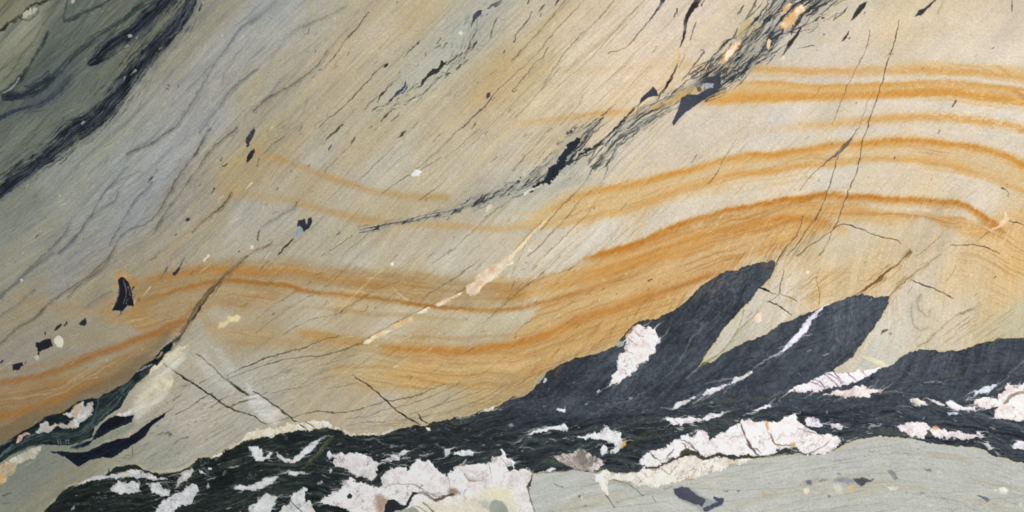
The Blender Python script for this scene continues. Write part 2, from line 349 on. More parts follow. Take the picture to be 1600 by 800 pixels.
band([(330, 296, .1), (400, 306, .5), (450, 313, .5), (487, 323, .6), (537, 336, .7), (575, 343, .7), (605, 338, .1)], (176, 136, 80), .7, 6, 6, label='faint rust arc below the first')
band([(700, 240, .1), (780, 245, .35), (850, 238, .2)], (190, 160, 110), .5, 5, 6, part=False)
band([(800, 190, .2), (850, 186, .5), (900, 180, .7), (940, 175, .9), (985, 172, .7), (1010, 165, .2)], (198, 150, 84), .7, 2.5, 6, label='short rust streak running into the dark shear')
band([(800, 105, .3), (900, 110, .35), (1000, 105, .4), (1060, 100, .4), (1100, 98, .2)], (200, 164, 112), .45, 5, 6, part=False)
band([(0, 448, .2), (60, 474, .4), (130, 482, .5), (170, 486, .3)], (166, 128, 74), .5, 5, 6, part=False)
band([(60, 536, .1), (110, 532, .3), (200, 522, .3)], (166, 128, 74), .5, 4, 5, part=False)
for k in range(26):       # faint fine layering inside the ochre body
    r = np.random.RandomState(300 + k)
    x0 = r.uniform(330, 1100); L = r.uniform(90, 260); yb = np.interp(x0, [330, 600, 800, 1100], [440, 490, 490, 400]) + r.uniform(-45, 70)
    sl = np.interp(x0, [330, 600, 800, 1100], [.12, .1, -.22, -.36])
    band([(x0, yb, .0), (x0 + L * .3, yb + sl * L * .3, 1), (x0 + L * .7, yb + sl * L * .72 - 2, .8), (x0 + L, yb + sl * L, 0)], (r.uniform(150, 176), r.uniform(106, 128), r.uniform(52, 78)) if k % 3 else (206, 180, 134), .28, 2.2, 3, part=False)

# cream crackle in the ochre at the right
ra = np.abs(fbm(X / 44 + Y / 50, Y / 9 - X / 160, 4, 161, 0.62)); crz = sstep(1330, 1460, X) * (1 - sstep(200, 260, Y)) * sstep(90, 130, Y)
crz = np.maximum(crz, 0.7 * sstep(880, 1000, X) * (1 - sstep(1180, 1240, X)) * sstep(270, 330, Y) * (1 - sstep(340, 400, Y)))
crz = np.maximum(crz, 0.5 * sstep(1100, 1300, X) * sstep(250, 300, Y) * (1 - sstep(400, 450, Y)))
mix(ALL, (1 - sstep(0.0, 0.055, ra)) * crz * sstep(0.45, 0.65, vnoise(X / 40, Y / 30, 163)), (242, 222, 174), 0.62)
ra = np.abs(fbm(U / 60, V / 5, 3, 171, 0.6))
mix(ALL, (1 - sstep(0.0, 0.05, ra)) * sstep(0.4, 0.75, vnoise(X / 60, Y / 60, 173)) * sstep(950, 1150, X) * (1 - sstep(480, 560, Y)), (232, 216, 178), 0.42)

# ================================================================== 3. fine slanting streaks of the pale stone
def lineangle(x, y):
    a = 47 - 12 * min(1, max(0, (y - 250) / 300))
    if x > 1150: a = 43
    if x > 1100 and y > 380: a = 40
    if x < 330 and y > 120 and y < 430: a = 47
    if y > 600 and x < 420: a = 27
    return math.radians(a)
rg = np.random.RandomState(5)
SPEC = [  # x0 y0 x1 y1 count, length, width, colour, alpha
    (600, 0, 1060, 230, 150, (60, 230), (.6, 1.0), (118, 94, 60), (.18, .5)),
    (430, 180, 1000, 450, 130, (40, 190), (.6, 1.0), (110, 90, 62), (.18, .5)),
    (380, 410, 900, 660, 120, (40, 170), (.6, 1.0), (112, 92, 62), (.18, .5)),
    (850, 220, 1300, 560, 330, (8, 50), (.6, 1.1), (132, 98, 56), (.2, .5)),
    (1150, 180, 1600, 520, 300, (6, 45), (.6, 1.1), (136, 108, 68), (.2, .5)),
    (200, 60, 560, 470, 170, (30, 150), (.6, 1.3), (96, 96, 92), (.18, .42)),
    (0, 0, 260, 330, 260, (10, 60), (.6, 1.3), (70, 76, 70), (.2, .5)),
    (0, 0, 260, 330, 130, (8, 40), (.6, 1.1), (160, 162, 146), (.15, .4)),
    (0, 200, 330, 460, 90, (15, 80), (.7, 1.2), (106, 108, 98), (.2, .5)),
    (60, 560, 440, 770, 110, (15, 90), (.6, 1.3), (92, 86, 68), (.2, .5)),
    (830, 0, 1250, 250, 60, (10, 60), (.6, 1.0), (140, 122, 92), (.2, .5)),
    (430, 250, 1000, 600, 70, (15, 90), (.7, 1.4), (214, 194, 154), (.2, .45)),
    (1150, 280, 1600, 500, 110, (10, 70), (.7, 1.5), (236, 212, 160), (.2, .5)),
]
for (x0, y0, x1, y1, n, Lr, wr, c, ar) in SPEC:
    for _ in range(n):
        x = rg.uniform(x0, x1); y = rg.uniform(y0, y1); L = rg.uniform(*Lr) * (0.5 + rg.rand()); a = lineangle(x, y) + rg.normal(0, .035)
        wd = rg.uniform(*wr); b = rg.normal(0, .02)
        dx, dy = math.cos(a) * L / 2, -math.sin(a) * L / 2
        line([(x - dx, y - dy, .2), (x + L * b * .3, y + L * b * .3, wd), (x + dx, y + dy, .2)], c, rg.uniform(*ar) * .66, soft=.9, rough=.5)
# tiny dark and pale flecks
for (x0, y0, x1, y1, n, c) in [(0, 200, 1000, 500, 110, (88, 76, 58)), (400, 0, 800, 220, 60, (80, 72, 60)), (1150, 0, 1600, 300, 26, (92, 84, 70)), (200, 600, 420, 760, 60, (72, 66, 54)),
                              (850, 700, 1600, 800, 130, (96, 98, 92)), (400, 400, 1600, 600, 90, (110, 84, 50)), (0, 0, 1600, 800, 200, (226, 220, 196))]:
    for _ in range(n):
        x = rg.uniform(x0, x1); y = rg.uniform(y0, y1); a = lineangle(x, y) + rg.normal(0, .2); L = rg.exponential(2.4) + .8
        line([(x - math.cos(a) * L, y + math.sin(a) * L, .8), (x + math.cos(a) * L, y - math.sin(a) * L, rg.uniform(.8, 1.8))], c, rg.uniform(.35, .8), soft=.8, rough=.4)

def swarm(p, n, wid, c, seed, a=(.5, .9), Lr=(10, 40), ww=(.8, 2.4)):
    """fibres along a polyline of (x, y, spread)"""
    r = np.random.RandomState(seed); q = catmull(p, 4.0)
    s = np.concatenate([[0], np.cumsum(np.hypot(*np.diff(q[:, :2], axis=0).T))])
    for _ in range(n):
        t0 = r.uniform(0, s[-1]); L = r.uniform(*Lr); off = r.normal(0, .36); o2 = off + r.normal(0, .12)
        pts = []
        for k, tt in enumerate((t0 - L / 2, t0, t0 + L / 2)):
            tt = min(max(tt, 0), s[-1])
            x = np.interp(tt, s, q[:, 0]); y = np.interp(tt, s, q[:, 1]); w_ = np.interp(tt, s, q[:, 2])
            x2 = np.interp(min(tt + 2, s[-1]), s, q[:, 0]); y2 = np.interp(min(tt + 2, s[-1]), s, q[:, 1]); x1 = np.interp(max(tt - 2, 0), s, q[:, 0]); y1 = np.interp(max(tt - 2, 0), s, q[:, 1])
            l = math.hypot(x2 - x1, y2 - y1) + 1e-6; nx, ny = -(y2 - y1) / l, (x2 - x1) / l
            o = off + (o2 - off) * k / 2
            pts.append((x + nx * o * w_, y + ny * o * w_, .3 if k != 1 else r.uniform(*ww)))
        line(pts, c, r.uniform(*a), soft=.8, rough=1.2)

# ================================================================== 4. traced soft lines, upper left
G1 = (58, 64, 64); G2 = (96, 98, 98)
def soft(o, pts, c=G2, a=.6, s=2.0, **k):
    line(T(o[0], o[1], pts), c, a * .35, soft=s * 3.2, rough=.8, big=.3, scale=1.8)
    if max(q[2] for q in pts) < 30:
        dk = tuple(v * .78 for v in c)
        line(T(o[0], o[1], [(x, y, w_ * .32 + 2) for x, y, w_ in pts]), dk, a * .9, soft=.9, rough=1.6, big=.3)
        line(T(o[0], o[1], [(x + 9, y + 8, w_ * .2 + 2) for x, y, w_ in pts]), dk, a * .5, soft=.9, rough=2.2, big=.6)
    return line(T(o[0], o[1], pts), c, a * .72, soft=s * .9, rough=1.3, big=.3, scale=.7, **k)
A = (0, 0)
soft(A, [(370, 0, 10), (330, 70, 14), (270, 150, 20), (220, 240, 14), (130, 350, 14), (60, 460, 14), (-60, 560, 14)], (88, 84, 64), .5, 4)
soft(A, [(900, -10, 10), (830, 60, 16), (720, 150, 14), (620, 220, 14), (520, 290, 26), (430, 370, 26), (370, 430, 22), (300, 495, 22), (230, 520, 14), (150, 540, 10)], (52, 64, 66), .7, 2.5, brk=.2)
soft(A, [(900, 40, 6), (760, 150, 8), (640, 240, 8), (560, 290, 12), (470, 350, 16), (400, 410, 10)], (58, 66, 60), .7, 1.5)
soft(A, [(440, 480, 30), (380, 560, 34), (290, 630, 26), (200, 665, 18), (100, 685, 12), (0, 742, 14), (-80, 780, 12)], (60, 68, 74), .75, 3)
soft(A, [(320, 500, 60), (240, 560, 70), (150, 600, 60), (60, 600, 50)], (74, 82, 86), .6, 8)
w_, m_ = line(T(0, 0, [(690, -10, 18), (640, 30, 22), (520, 80, 22), (450, 120, 26), (405, 128, 20), (400, 95, 8), (412, 50, 8), (425, -10, 8)]), (48, 56, 56), .85, soft=1.5, part='dark_vein', label='thin hooked dark line at the top left')
line(T(0, 0, [(300, 190, 4), (285, 240, 26), (250, 300, 22), (200, 380, 18), (160, 450, 26), (110, 510, 40), (50, 560, 34), (-60, 610, 30)]), (44, 54, 54), .85, soft=1.6, brk=.15, part='dark_vein', label='dark green curved vein reaching the left edge')
line(T(0, 0, [(30, 610, 44), (90, 612, 34), (170, 590, 20), (260, 560, 14), (330, 500, 20), (380, 440, 10)]), (44, 50, 56), .85, soft=2, brk=.15, part='dark_vein', label='blue-black crescent below the curved vein')
line(T(0, 0, [(120, 490, 12), (80, 545, 14), (20, 580, 6)]), (150, 158, 154), .8, part='quartz_chip', label='small grey-white sliver in the curved vein')
line(T(0, 0, [(330, -10, 10), (280, 10, 16), (220, 25, 12), (165, 60, 18), (120, 105, 26), (60, 140, 22), (0, 190, 22), (-60, 230, 20)]), (48, 46, 36), .9, soft=1.5, rough=2, brk=.25, part='dark_vein', label='ragged brown-black seam in the top left corner')
line(T(0, 0, [(240, 70, 10), (190, 120, 12), (150, 125, 10), (110, 110, 8)]), (50, 48, 38), .8, soft=1.2, rough=2)
for q in ([(140, 80), (170, 60), (185, 70), (165, 110), (140, 112)], [(205, 50), (232, 48), (218, 80), (200, 85)], [(445, -6), (466, -6), (462, 20), (448, 22)], [(180, 60), (195, 45), (200, 90), (180, 95)]):
    patch(T(0, 0, q), (172, 172, 156), rough=1, part='quartz_chip', label='pale chip in the dark lines at the top left')

def fibrous(o, pts, c, label, cuts=.34, seed=200, soft_=3.5, glow=(70, 78, 84), gw=1.7, name='dark_vein'):
    """wide dark vein made of fibres along its length"""
    p = T(o[0], o[1], pts) if o else pts
    w, g = stroke_mask(p, soft_ * 2.2, 1.0, big=.3, scale=gw)
    g = g * (0.6 + 0.5 * fbm(U[w] / 40, V[w] / 3.0, 3, seed + 5))
    mix(w, np.clip(g, 0, 1), glow, .42)
    w, m = stroke_mask(p, soft_, 1.8, big=.4)
    f = fbm(U[w] / 26, V[w] / 2.4, 4, seed, 0.65) * .5 + fbm(U[w] / 7, V[w] / 1.3, 2, seed + 3) * .3
    mm = sstep(cuts - .22, cuts + .3, m * 1.05 + f * .8 - .25)
    mix(w, mm, c, .93)
    sk = sstep(.0, .5, fbm(U[w] / 24, V[w] / 2.2, 3, seed + 7, .6)) * mm
    mix(w, sk, (86, 96, 102), .55)
    sk = sstep(.0, .5, fbm(X[w] / 30, Y[w] / 30, 3, seed + 8, .6)) * mm
    mix(w, sk, (54, 62, 66), .7)
    sp = sstep(.62, .8, vnoise(U[w] / 3.2, V[w] / 1.3, seed + 9)) * mm * sstep(.4, .6, vnoise(U[w] / 22, V[w] / 10, seed + 10))
    mix(w, sp, (124, 132, 138), .55)
    k = new_part(name, 0, label); ID[w][mm > .5] = k
    HT[w] -= .2 * mm
    return w, mm
VP = T(0, 0, [(1215, -40, 80), (1180, 30, 84), (1120, 130, 92), (1010, 250, 100), (900, 375, 84), (800, 510, 84), (690, 640, 96), (555, 775, 104)]) + T(0, 200, [(470, 10, 112), (350, 130, 86), (200, 245, 72), (80, 340, 70), (-10, 400, 66), (-120, 490, 60)])
def veinband(p, label, core, alpha, n, k_=.62, seed=0, gw=1.7):
    w, g = stroke_mask([(x, y, q * gw) for x, y, q in p], 7, 1.0, big=.3); mix(w, g * (.6 + .5 * fbm(U[w] / 40, V[w] / 3, 3, seed)), (74, 82, 84), .45)
    w, g = stroke_mask([(x, y, q * 1.1) for x, y, q in p], 3, 1.6, big=.3); ID[w][g > .5] = new_part('dark_vein', 0, label)
    w, m = stroke_mask([(x, y, q * k_) for x, y, q in p], 3.5, 2.2, big=.3)
    mix(w, m * np.clip(.75 + .9 * fbm(U[w] / 30, V[w] / 3, 3, seed + 1), 0, 1), core, alpha)
    swarm([(x, y, q * 1.05) for x, y, q in p], n, 1, (38, 42, 48), seed + 2, (.45, .95), (18, 80), (1.0, 3.2))
    swarm([(x, y, q * 1.0) for x, y, q in p], n // 2, 1, (60, 68, 80), seed + 3, (.4, .8), (14, 60), (1.0, 2.6))
    swarm([(x, y, q * 1.1) for x, y, q in p], n // 3, 1, (112, 120, 118), seed + 4, (.3, .7), (10, 46), (.8, 1.6))
    swarm([(x, y, q * .9) for x, y, q in p], n // 3, 1, (26, 30, 36), seed + 5, (.5, .95), (10, 50), (1.0, 3.0))
# strands of the whole corner and of the grey zone, following the vein
for dx, dy, sp, n, c, a in [(-22, -20, 34, 130, (70, 78, 76), (.2, .5)), (-60, -45, 60, 150, (78, 86, 82), (.15, .45)), (-60, -45, 60, 110, (148, 150, 134), (.15, .4)), (-100, -70, 50, 90, (66, 74, 74), (.2, .5)),
                            (28, 24, 36, 90, (112, 114, 104), (.15, .4)), (60, 60, 60, 120, (176, 176, 164), (.12, .35)), (100, 96, 90, 190, (112, 116, 116), (.12, .38)), (150, 130, 90, 170, (118, 120, 118), (.12, .36)), (130, 110, 110, 120, (182, 182, 174), (.12, .35)), (200, 170, 90, 110, (126, 116, 94), (.12, .36))]:
    swarm([(x + dx, y + dy, sp) for x, y, q in VP], n, 1, c, 900 + n, a, (24, 110), (.7, 2.2))
veinband(VP, 'thick blue-black vein slanting across the upper left', (36, 40, 47), .9, 330, seed=700)
veinband(T(0, 0, [(1120, -60, 40), (1040, 5, 54), (950, 90, 70), (870, 180, 80), (760, 240, 72), (680, 295, 84), (610, 365, 60), (560, 405, 20)]), 'shorter smoky dark vein beside the thick one', (48, 54, 64), .85, 130, .85, 720, 1.8)
swarm(T(0, 0, [(1000, -20, 20), (900, 20, 24), (760, 130, 24), (620, 220, 30), (520, 290, 40), (430, 370, 36), (340, 460, 40), (230, 530, 30), (120, 590, 24)]), 80, 1, (50, 60, 62), 731, (.4, .85), (16, 60), (.8, 2.2))
swarm(T(0, 0, [(440, 480, 50), (380, 560, 60), (290, 630, 50), (200, 670, 30), (100, 690, 24), (0, 742, 20), (-80, 780, 20)]), 70, 1, (56, 62, 72), 733, (.4, .85), (14, 50), (.8, 2.2))
swarm(T(0, 0, [(330, 470, 50), (230, 560, 60), (120, 600, 50), (30, 600, 30)]), 60, 1, (44, 50, 56), 735, (.4, .85), (12, 44), (.8, 2.4))
patch(T(0, 0, [(800, 220), (815, 210), (830, 222), (820, 236), (803, 234)]), (160, 160, 152), part='quartz_chip', label='round white grain in the smoky vein')
for q in ([(820, 470, 8), (845, 438, 16)], [(770, 500, 6), (782, 478, 10)], [(512, 772, 14), (522, 760, 12)], [(995, 305, 10), (1012, 296, 8)], [(780, 295, 8), (800, 287, 10)], [(850, 240, 8), (856, 230, 8)]):
    line(T(0, 0, q), (150, 158, 156), .85)
# grey smoky lines right of it
soft(A, [(1600, 110, 20), (1500, 180, 18), (1420, 290, 14), (1340, 400, 16), (1290, 490, 12), (1230, 590, 10), (1140, 740, 12), (1080, 800, 10)], (112, 116, 118), .75, 2.2)
soft(A, [(1620, 430, 12), (1500, 510, 20), (1420, 590, 14), (1360, 680, 12), (1290, 770, 12), (1250, 830, 10)], (108, 112, 114), .7, 2.2)
soft(A, [(1330, 400, 8), (1240, 490, 10), (1150, 580, 8), (1060, 660, 8)], (122, 120, 114), .6, 2)
soft(A, [(1560, 240, 8), (1440, 400, 8), (1380, 520, 6)], (125, 125, 120), .5, 2)
soft(A, [(1060, 340, 6), (960, 470, 8), (900, 600, 8), (860, 680, 6)], (130, 126, 112), .5, 1.5)
for q in ([(1045, 530, 6), (1060, 540, 5)], [(1040, 555, 7), (1055, 562, 4)], [(1110, 530, 5), (1116, 545, 5)]):
    line(T(0, 0, q), (60, 58, 56), .8)
L5 = (0, 200)
soft(L5, [(1080, 0, 10), (960, 85, 12), (900, 120, 14), (830, 138, 16), (790, 165, 8)], (92, 92, 88), .7, 1.2)
soft(L5, [(790, 240, 5), (720, 330, 8), (650, 400, 12), (600, 490, 10), (530, 600, 12), (480, 670, 24), (370, 780, 22)] , (96, 100, 104), .75, 1.5)
soft(L5, [(950, 340, 8), (900, 400, 14), (830, 470, 10), (760, 590, 8), (680, 740, 6)], (102, 102, 102), .6, 1.4)
soft(L5, [(740, 400, 8), (720, 450, 16), (640, 500, 8), (560, 560, 10)], (104, 106, 106), .6, 1.6)
soft(L5, [(880, 270, 8), (760, 320, 12), (680, 390, 8)], (112, 114, 114), .5, 2)
soft(L5, [(1480, 0, 12), (1380, 80, 16), (1280, 180, 12), (1230, 260, 10), (1150, 370, 10), (1080, 460, 10), (1000, 580, 10), (960, 660, 8)], (100, 96, 84), .75, 1.3)
soft(L5, [(1310, 0, 8), (1250, 110, 16), (1210, 180, 12), (1120, 290, 8), (1040, 440, 16), (980, 540, 10), (900, 600, 8), (780, 650, 8), (700, 770, 8), (640, 880, 8), (520, 960, 8), (420, 1060, 8)], (98, 92, 78), .75, 1.2)
soft(L5, [(440, 600, 10), (360, 710, 18), (280, 790, 12), (160, 900, 12), (0, 1060, 12)], (104, 106, 104), .7, 1.8)
soft((0, 400), [(330, -20, 20), (200, 80, 22), (100, 170, 18), (0, 240, 14), (-80, 290, 12)], (106, 108, 106), .6, 2.5)
soft((0, 400), [(690, -10, 10), (620, 70, 10), (500, 160, 8), (380, 240, 8), (290, 310, 12), (230, 380, 12), (120, 440, 8), (0, 550, 8), (-80, 610, 8)], (90, 88, 74), .75, 1.2)
soft((0, 400), [(215, 210, 14), (150, 270, 12), (60, 330, 10), (-40, 400, 10)], (106, 108, 104), .6, 2)
soft((0, 400), [(700, 225, 10), (600, 270, 24), (520, 330, 12)], (112, 112, 108), .5, 3)
soft(L5, [(1450, 400, 5), (1400, 480, 14), (1350, 520, 12), (1290, 570, 6), (1200, 650, 5)], (84, 74, 52), .75, .9)
# top middle
M2 = (400, 0)
soft(M2, [(-20, 690, 12), (80, 610, 10), (190, 550, 12), (300, 480, 10), (380, 410, 8), (450, 320, 6)], (84, 84, 78), .75, 1.3)
soft(M2, [(120, 10, 30), (40, 80, 40), (-40, 130, 40)], (112, 116, 112), .6, 5)
soft(M2, [(330, 150, 30), (220, 200, 20), (130, 320, 12), (60, 450, 10)], (116, 118, 114), .5, 4)
soft(M2, [(560, 40, 20), (400, 120, 24), (300, 170, 20)], (122, 122, 114), .45, 6)
soft(M2, [(870, 390, 60), (700, 470, 50)], (150, 138, 112), .3, 10)

# ================================================================== 5. traced cracks and thin dark lines
def crack(o, pts, label, c=(78, 66, 50), a=.92, scale=.9, rough=1.25, part='crack', parent=0):
    return line(T(o[0], o[1], pts) if o else pts, c, a, soft=.8, rough=rough, part=part, label=label, thr=.3, depth=-.35, parent=parent, scale=scale)
crack(M2, [(800, 400, 5), (740, 460, 6), (650, 560, 8), (590, 620, 7), (530, 680, 6), (430, 760, 4), (390, 800, 3)], 'dark hairline crack below a black grain, upper middle')
crack(M2, [(700, 80, 4), (640, 160, 8), (560, 250, 6), (500, 340, 5), (430, 420, 4)], 'faint crack left of the pale patch at the top')
crack(M2, [(1600, 480, 3), (1500, 570, 4), (1450, 640, 8), (1370, 720, 9), (1290, 795, 5)], 'black slanting crack with a grain at its upper end')
crack((800, 0), [(220, 300, 6), (200, 345, 8), (150, 390, 5), (60, 500, 4), (0, 570, 4)], 'short brown crack in the tan streaks')
crack((800, 0), [(870, 110, 7), (800, 200, 5), (730, 280, 5), (690, 305, 4), (640, 320, 6), (600, 332, 5)], 'thin crack ending in a fork below the purple streak')
crack((1200, 0), [(818, 125, 5), (800, 220, 7), (780, 300, 8), (740, 410, 8), (700, 550, 8), (650, 700, 8), (620, 800, 7), (590, 880, 6), (575, 980, 7), (560, 1060, 6), (510, 1180, 6), (470, 1280, 6), (440, 1370, 5), (400, 1440, 5)], 'longest steep crack crossing the rust bands', scale=.8)
crack((1200, 0), [(635, 190, 4), (620, 290, 6), (560, 410, 4), (500, 530, 5), (440, 680, 5), (400, 780, 4)], 'fainter steep crack left of the longest one', c=(108, 92, 64))
crack((1200, 0), [(670, 560, 3), (620, 650, 4), (570, 800, 4)], 'faint short steep crack beside the longest', c=(120, 100, 66), a=.6)
crack((1200, 200), [(440, 170, 5), (410, 270, 6), (380, 370, 6), (350, 460, 6), (320, 530, 5), (240, 640, 6), (170, 740, 6), (120, 800, 5)], 'steep crack running down from the blue-grey wedge')
crack((1200, 200), [(560, 0, 4), (520, 65, 12), (480, 110, 26), (430, 160, 18), (380, 200, 12), (320, 250, 6), (240, 330, 4), (200, 390, 4)], 'blue-grey wedge shaped crack across the paired bands', c=(92, 88, 90), a=.85)
crack((1200, 200), [(180, 800, 5), (260, 740, 7), (330, 690, 7), (390, 650, 7), (430, 610, 6), (480, 602, 7), (540, 620, 7), (620, 650, 7), (700, 680, 7), (760, 690, 7), (800, 700, 6), (830, 722, 4)], 'bent crack rising from the dark tip and falling right')
crack((1200, 200), [(390, 650, 6), (388, 700, 5), (350, 760, 5), (320, 800, 4)], 'small branch of the bent crack')
crack((1200, 200), [(1140, 735, 5), (1220, 732, 6), (1300, 728, 6), (1380, 755, 5), (1450, 790, 5)], 'nearly level crack at the right')
crack((1200, 200), [(930, 800, 4), (1000, 750, 5), (1060, 690, 4), (1100, 640, 3)], 'faint rising crack at the right', c=(110, 96, 72), a=.6)
crack((1200, 200), [(1505, 580, 7), (1550, 595, 9), (1600, 608, 8), (1680, 640, 8)], 'short dark crack at the right edge')
crack((1200, 200), [(1460, 375, 8), (1490, 385, 5), (1505, 410, 4), (1495, 435, 3)], 'tiny hooked crack right of the pale field')
crack((1200, 400), [(890, 148, 6), (960, 175, 9), (1040, 210, 9), (1100, 235, 10), (1155, 265, 5)], 'short dark crack falling to the right over the swirl')
crack((1200, 400), [(100, 90, 6), (85, 160, 9), (70, 225, 9), (50, 255, 5), (0, 290, 4)], 'crack in the pale wedge')
crack((1200, 400), [(-20, 205, 9), (20, 230, 8), (45, 240, 6)], 'stub of a crack at the dark tip')
crack((1200, 400), [(75, 235, 6), (130, 255, 7), (185, 282, 4)], 'second stub of a crack in the pale wedge')
crack((1200, 400), [(10, 287, 10), (60, 310, 10), (110, 340, 9), (145, 365, 5)], 'lowest dark crack in the pale wedge')
crack((1200, 400), [(300, 130, 4), (310, 190, 6), (325, 240, 5), (315, 300, 4)], 'brown zigzag crack above the dark body', c=(150, 100, 50))
crack((1200, 400), [(890, -30, 12), (820, 40, 14), (740, 100, 18), (660, 170, 16), (600, 215, 12), (520, 250, 6)], 'rust-brown fracture rising from the dark body', c=(112, 84, 52), scale=.7)
swarm(T(1200, 400, [(900, -40, 20), (820, 40, 34), (740, 100, 44), (660, 170, 40), (600, 215, 30), (520, 250, 20)]), 40, 1, (120, 88, 50), 751, (.35, .8), (8, 30), (.7, 1.8))
swarm(T(1200, 400, [(1000, 40, 20), (860, 150, 30), (790, 230, 40), (750, 300, 30)]), 30, 1, (132, 100, 58), 752, (.3, .7), (8, 30), (.7, 1.8))
crack((1200, 400), [(1080, -10, 5), (960, 80, 6), (860, 150, 7), (780, 230, 10), (755, 250, 8)], 'thin brown fracture rising from the corner of the dark body', c=(126, 98, 62), scale=.75)
crack((1200, 400), [(1170, 60, 4), (1150, 110, 5), (1110, 160, 4)], 'faint crack right of the swirl', c=(118, 102, 76), a=.6)
crack((1200, 200), [(215, 550, 5), (200, 620, 9), (160, 690, 9), (100, 760, 12), (60, 830, 12), (48, 860, 8)], 'dark crack feathering up from the dark tip', c=(104, 80, 50))
crack((1200, 200), [(1560, 20, 3), (1430, 90, 4), (1330, 160, 4), (1240, 210, 4)], 'pale hairline across the long arch', c=(232, 214, 168), a=.7)
crack((1200, 200), [(1440, 600, 8), (1400, 635, 8), (1310, 705, 6)], 'dark root of the white splinter', c=(140, 100, 50))
for q in ([(1600, 600, 6), (1500, 680, 8), (1400, 760, 8), (1300, 860, 8), (1200, 950, 6)], [(1600, 650, 5), (1480, 760, 6), (1380, 850, 6)], [(1600, 340, 6), (1490, 390, 6)], [(700, 540, 4), (640, 610, 5), (600, 650, 4)], [(560, 560, 3), (480, 610, 4)]):
    line(T(1200, 200, q), (222, 196, 146), .55, soft=1.4)
# left of centre
crack((400, 400), [(0, 665, 7), (60, 640, 9), (130, 620, 8), (210, 595, 9), (300, 572, 8), (360, 545, 5), (440, 520, 4), (520, 500, 3)], 'bent dark crack in the grey corner below the rust')
crack((400, 400), [(-200, 780, 4), (-60, 720, 5), (0, 700, 5), (90, 670, 6), (200, 645, 6), (330, 630, 8), (430, 620, 10), (520, 592, 10), (600, 568, 12), (660, 545, 10)], 'dark tail of the cream vein', c=(104, 88, 64))
crack((400, 400), [(-200, 900, 3), (0, 790, 4), (130, 740, 4), (260, 700, 4)], 'faint crack below the dark tail', c=(112, 104, 86), a=.7)
crack((400, 400), [(600, 740, 4), (650, 780, 9), (690, 800, 9), (730, 830, 10), (800, 890, 12), (870, 960, 12), (930, 1000, 12), (990, 1040, 10), (1030, 1055, 6)], 'black crack falling right to the dark layer, middle', c=(48, 44, 36), scale=.85)
crack((400, 600), [(-20, 45, 10), (60, 90, 12), (130, 145, 14), (200, 200, 14), (260, 245, 12), (310, 285, 6)], 'black crack cutting the cream strip', c=(44, 42, 36), scale=.8)
crack((0, 400), [(1230, 615, 8), (1290, 660, 12), (1350, 715, 12), (1410, 770, 12), (1500, 830, 12), (1560, 870, 11), (1600, 862, 3)], 'black crack dropping from the grey corner', c=(50, 46, 38), scale=.85)
crack((0, 400), [(1015, 670, 12), (1090, 720, 12), (1160, 765, 12), (1220, 800, 14), (1300, 860, 14), (1400, 930, 14), (1470, 970, 12), (1540, 985, 12), (1600, 1005, 8)], 'longest black crack, lower left', c=(44, 42, 36), scale=.85)
crack((0, 600), [(1440, 0, 10), (1490, 30, 12), (1550, 75, 5)], 'short black crack between two long ones', c=(52, 48, 40))
crack((0, 400), [(1420, 750, 7), (1500, 705, 7), (1600, 665, 7)], 'rising cross crack', c=(70, 64, 50))
crack((0, 400), [(1250, 795, 5), (1320, 755, 5), (1360, 730, 4)], 'short rising cross crack', c=(88, 80, 60))
crack((0, 600), [(1310, 150, 4), (1380, 100, 7), (1430, 70, 5)], 'lower rising cross crack', c=(84, 76, 56))
crack((0, 600), [(1440, 145, 7), (1500, 115, 8), (1600, 90, 7)], 'cross crack near the junction', c=(70, 62, 48))
crack((0, 600), [(1100, 190, 5), (1180, 150, 6), (1260, 90, 6), (1330, 60, 5)], 'dark rising scratch in the grey stone', c=(90, 82, 60))
crack((400, 600), [(1010, 190, 6), (1040, 225, 9), (1080, 250, 6)], 'short crack near the dark layer', c=(60, 52, 40))
crack((400, 600), [(0, 205, 7), (40, 240, 7), (60, 250, 4)], 'tiny black crack by the cream strip', c=(52, 48, 40))
crack((400, 600), [(60, 250, 4), (160, 225, 5), (230, 210, 5), (300, 185, 6), (380, 172, 7), (460, 178, 7), (540, 178, 7), (620, 165, 7), (700, 140, 7), (780, 118, 7), (860, 100, 8), (940, 90, 7), (1020, 70, 6), (1100, 30, 5), (1180, 0, 4)], 'long gently curved crack in the lower stone', c=(88, 76, 56), scale=.8)
crack((400, 600), [(860, 150, 4), (960, 125, 5), (1060, 90, 5), (1180, 40, 5), (1280, -10, 4)], 'fine curved crack above the dark layer', c=(104, 88, 62), a=.7)
for q in ([(560, 215, 3), (700, 200, 4), (800, 160, 4), (880, 150, 3)], [(1040, 170, 4), (1160, 120, 6), (1220, 80, 5), (1340, 20, 4)], [(960, 190, 4), (1100, 150, 4), (1300, 80, 4), (1440, 30, 3)], [(1200, 180, 4), (1340, 120, 4), (1460, 70, 4), (1560, 0, 3)],
          [(440, 30, 4), (560, 10, 5), (640, -10, 4)], [(100, 60, 3), (230, 30, 4), (330, 10, 3)], [(560, 260, 4), (700, 235, 4), (800, 240, 4)]):
    line(T(400, 600, q), (96, 82, 58), .7, soft=.9)
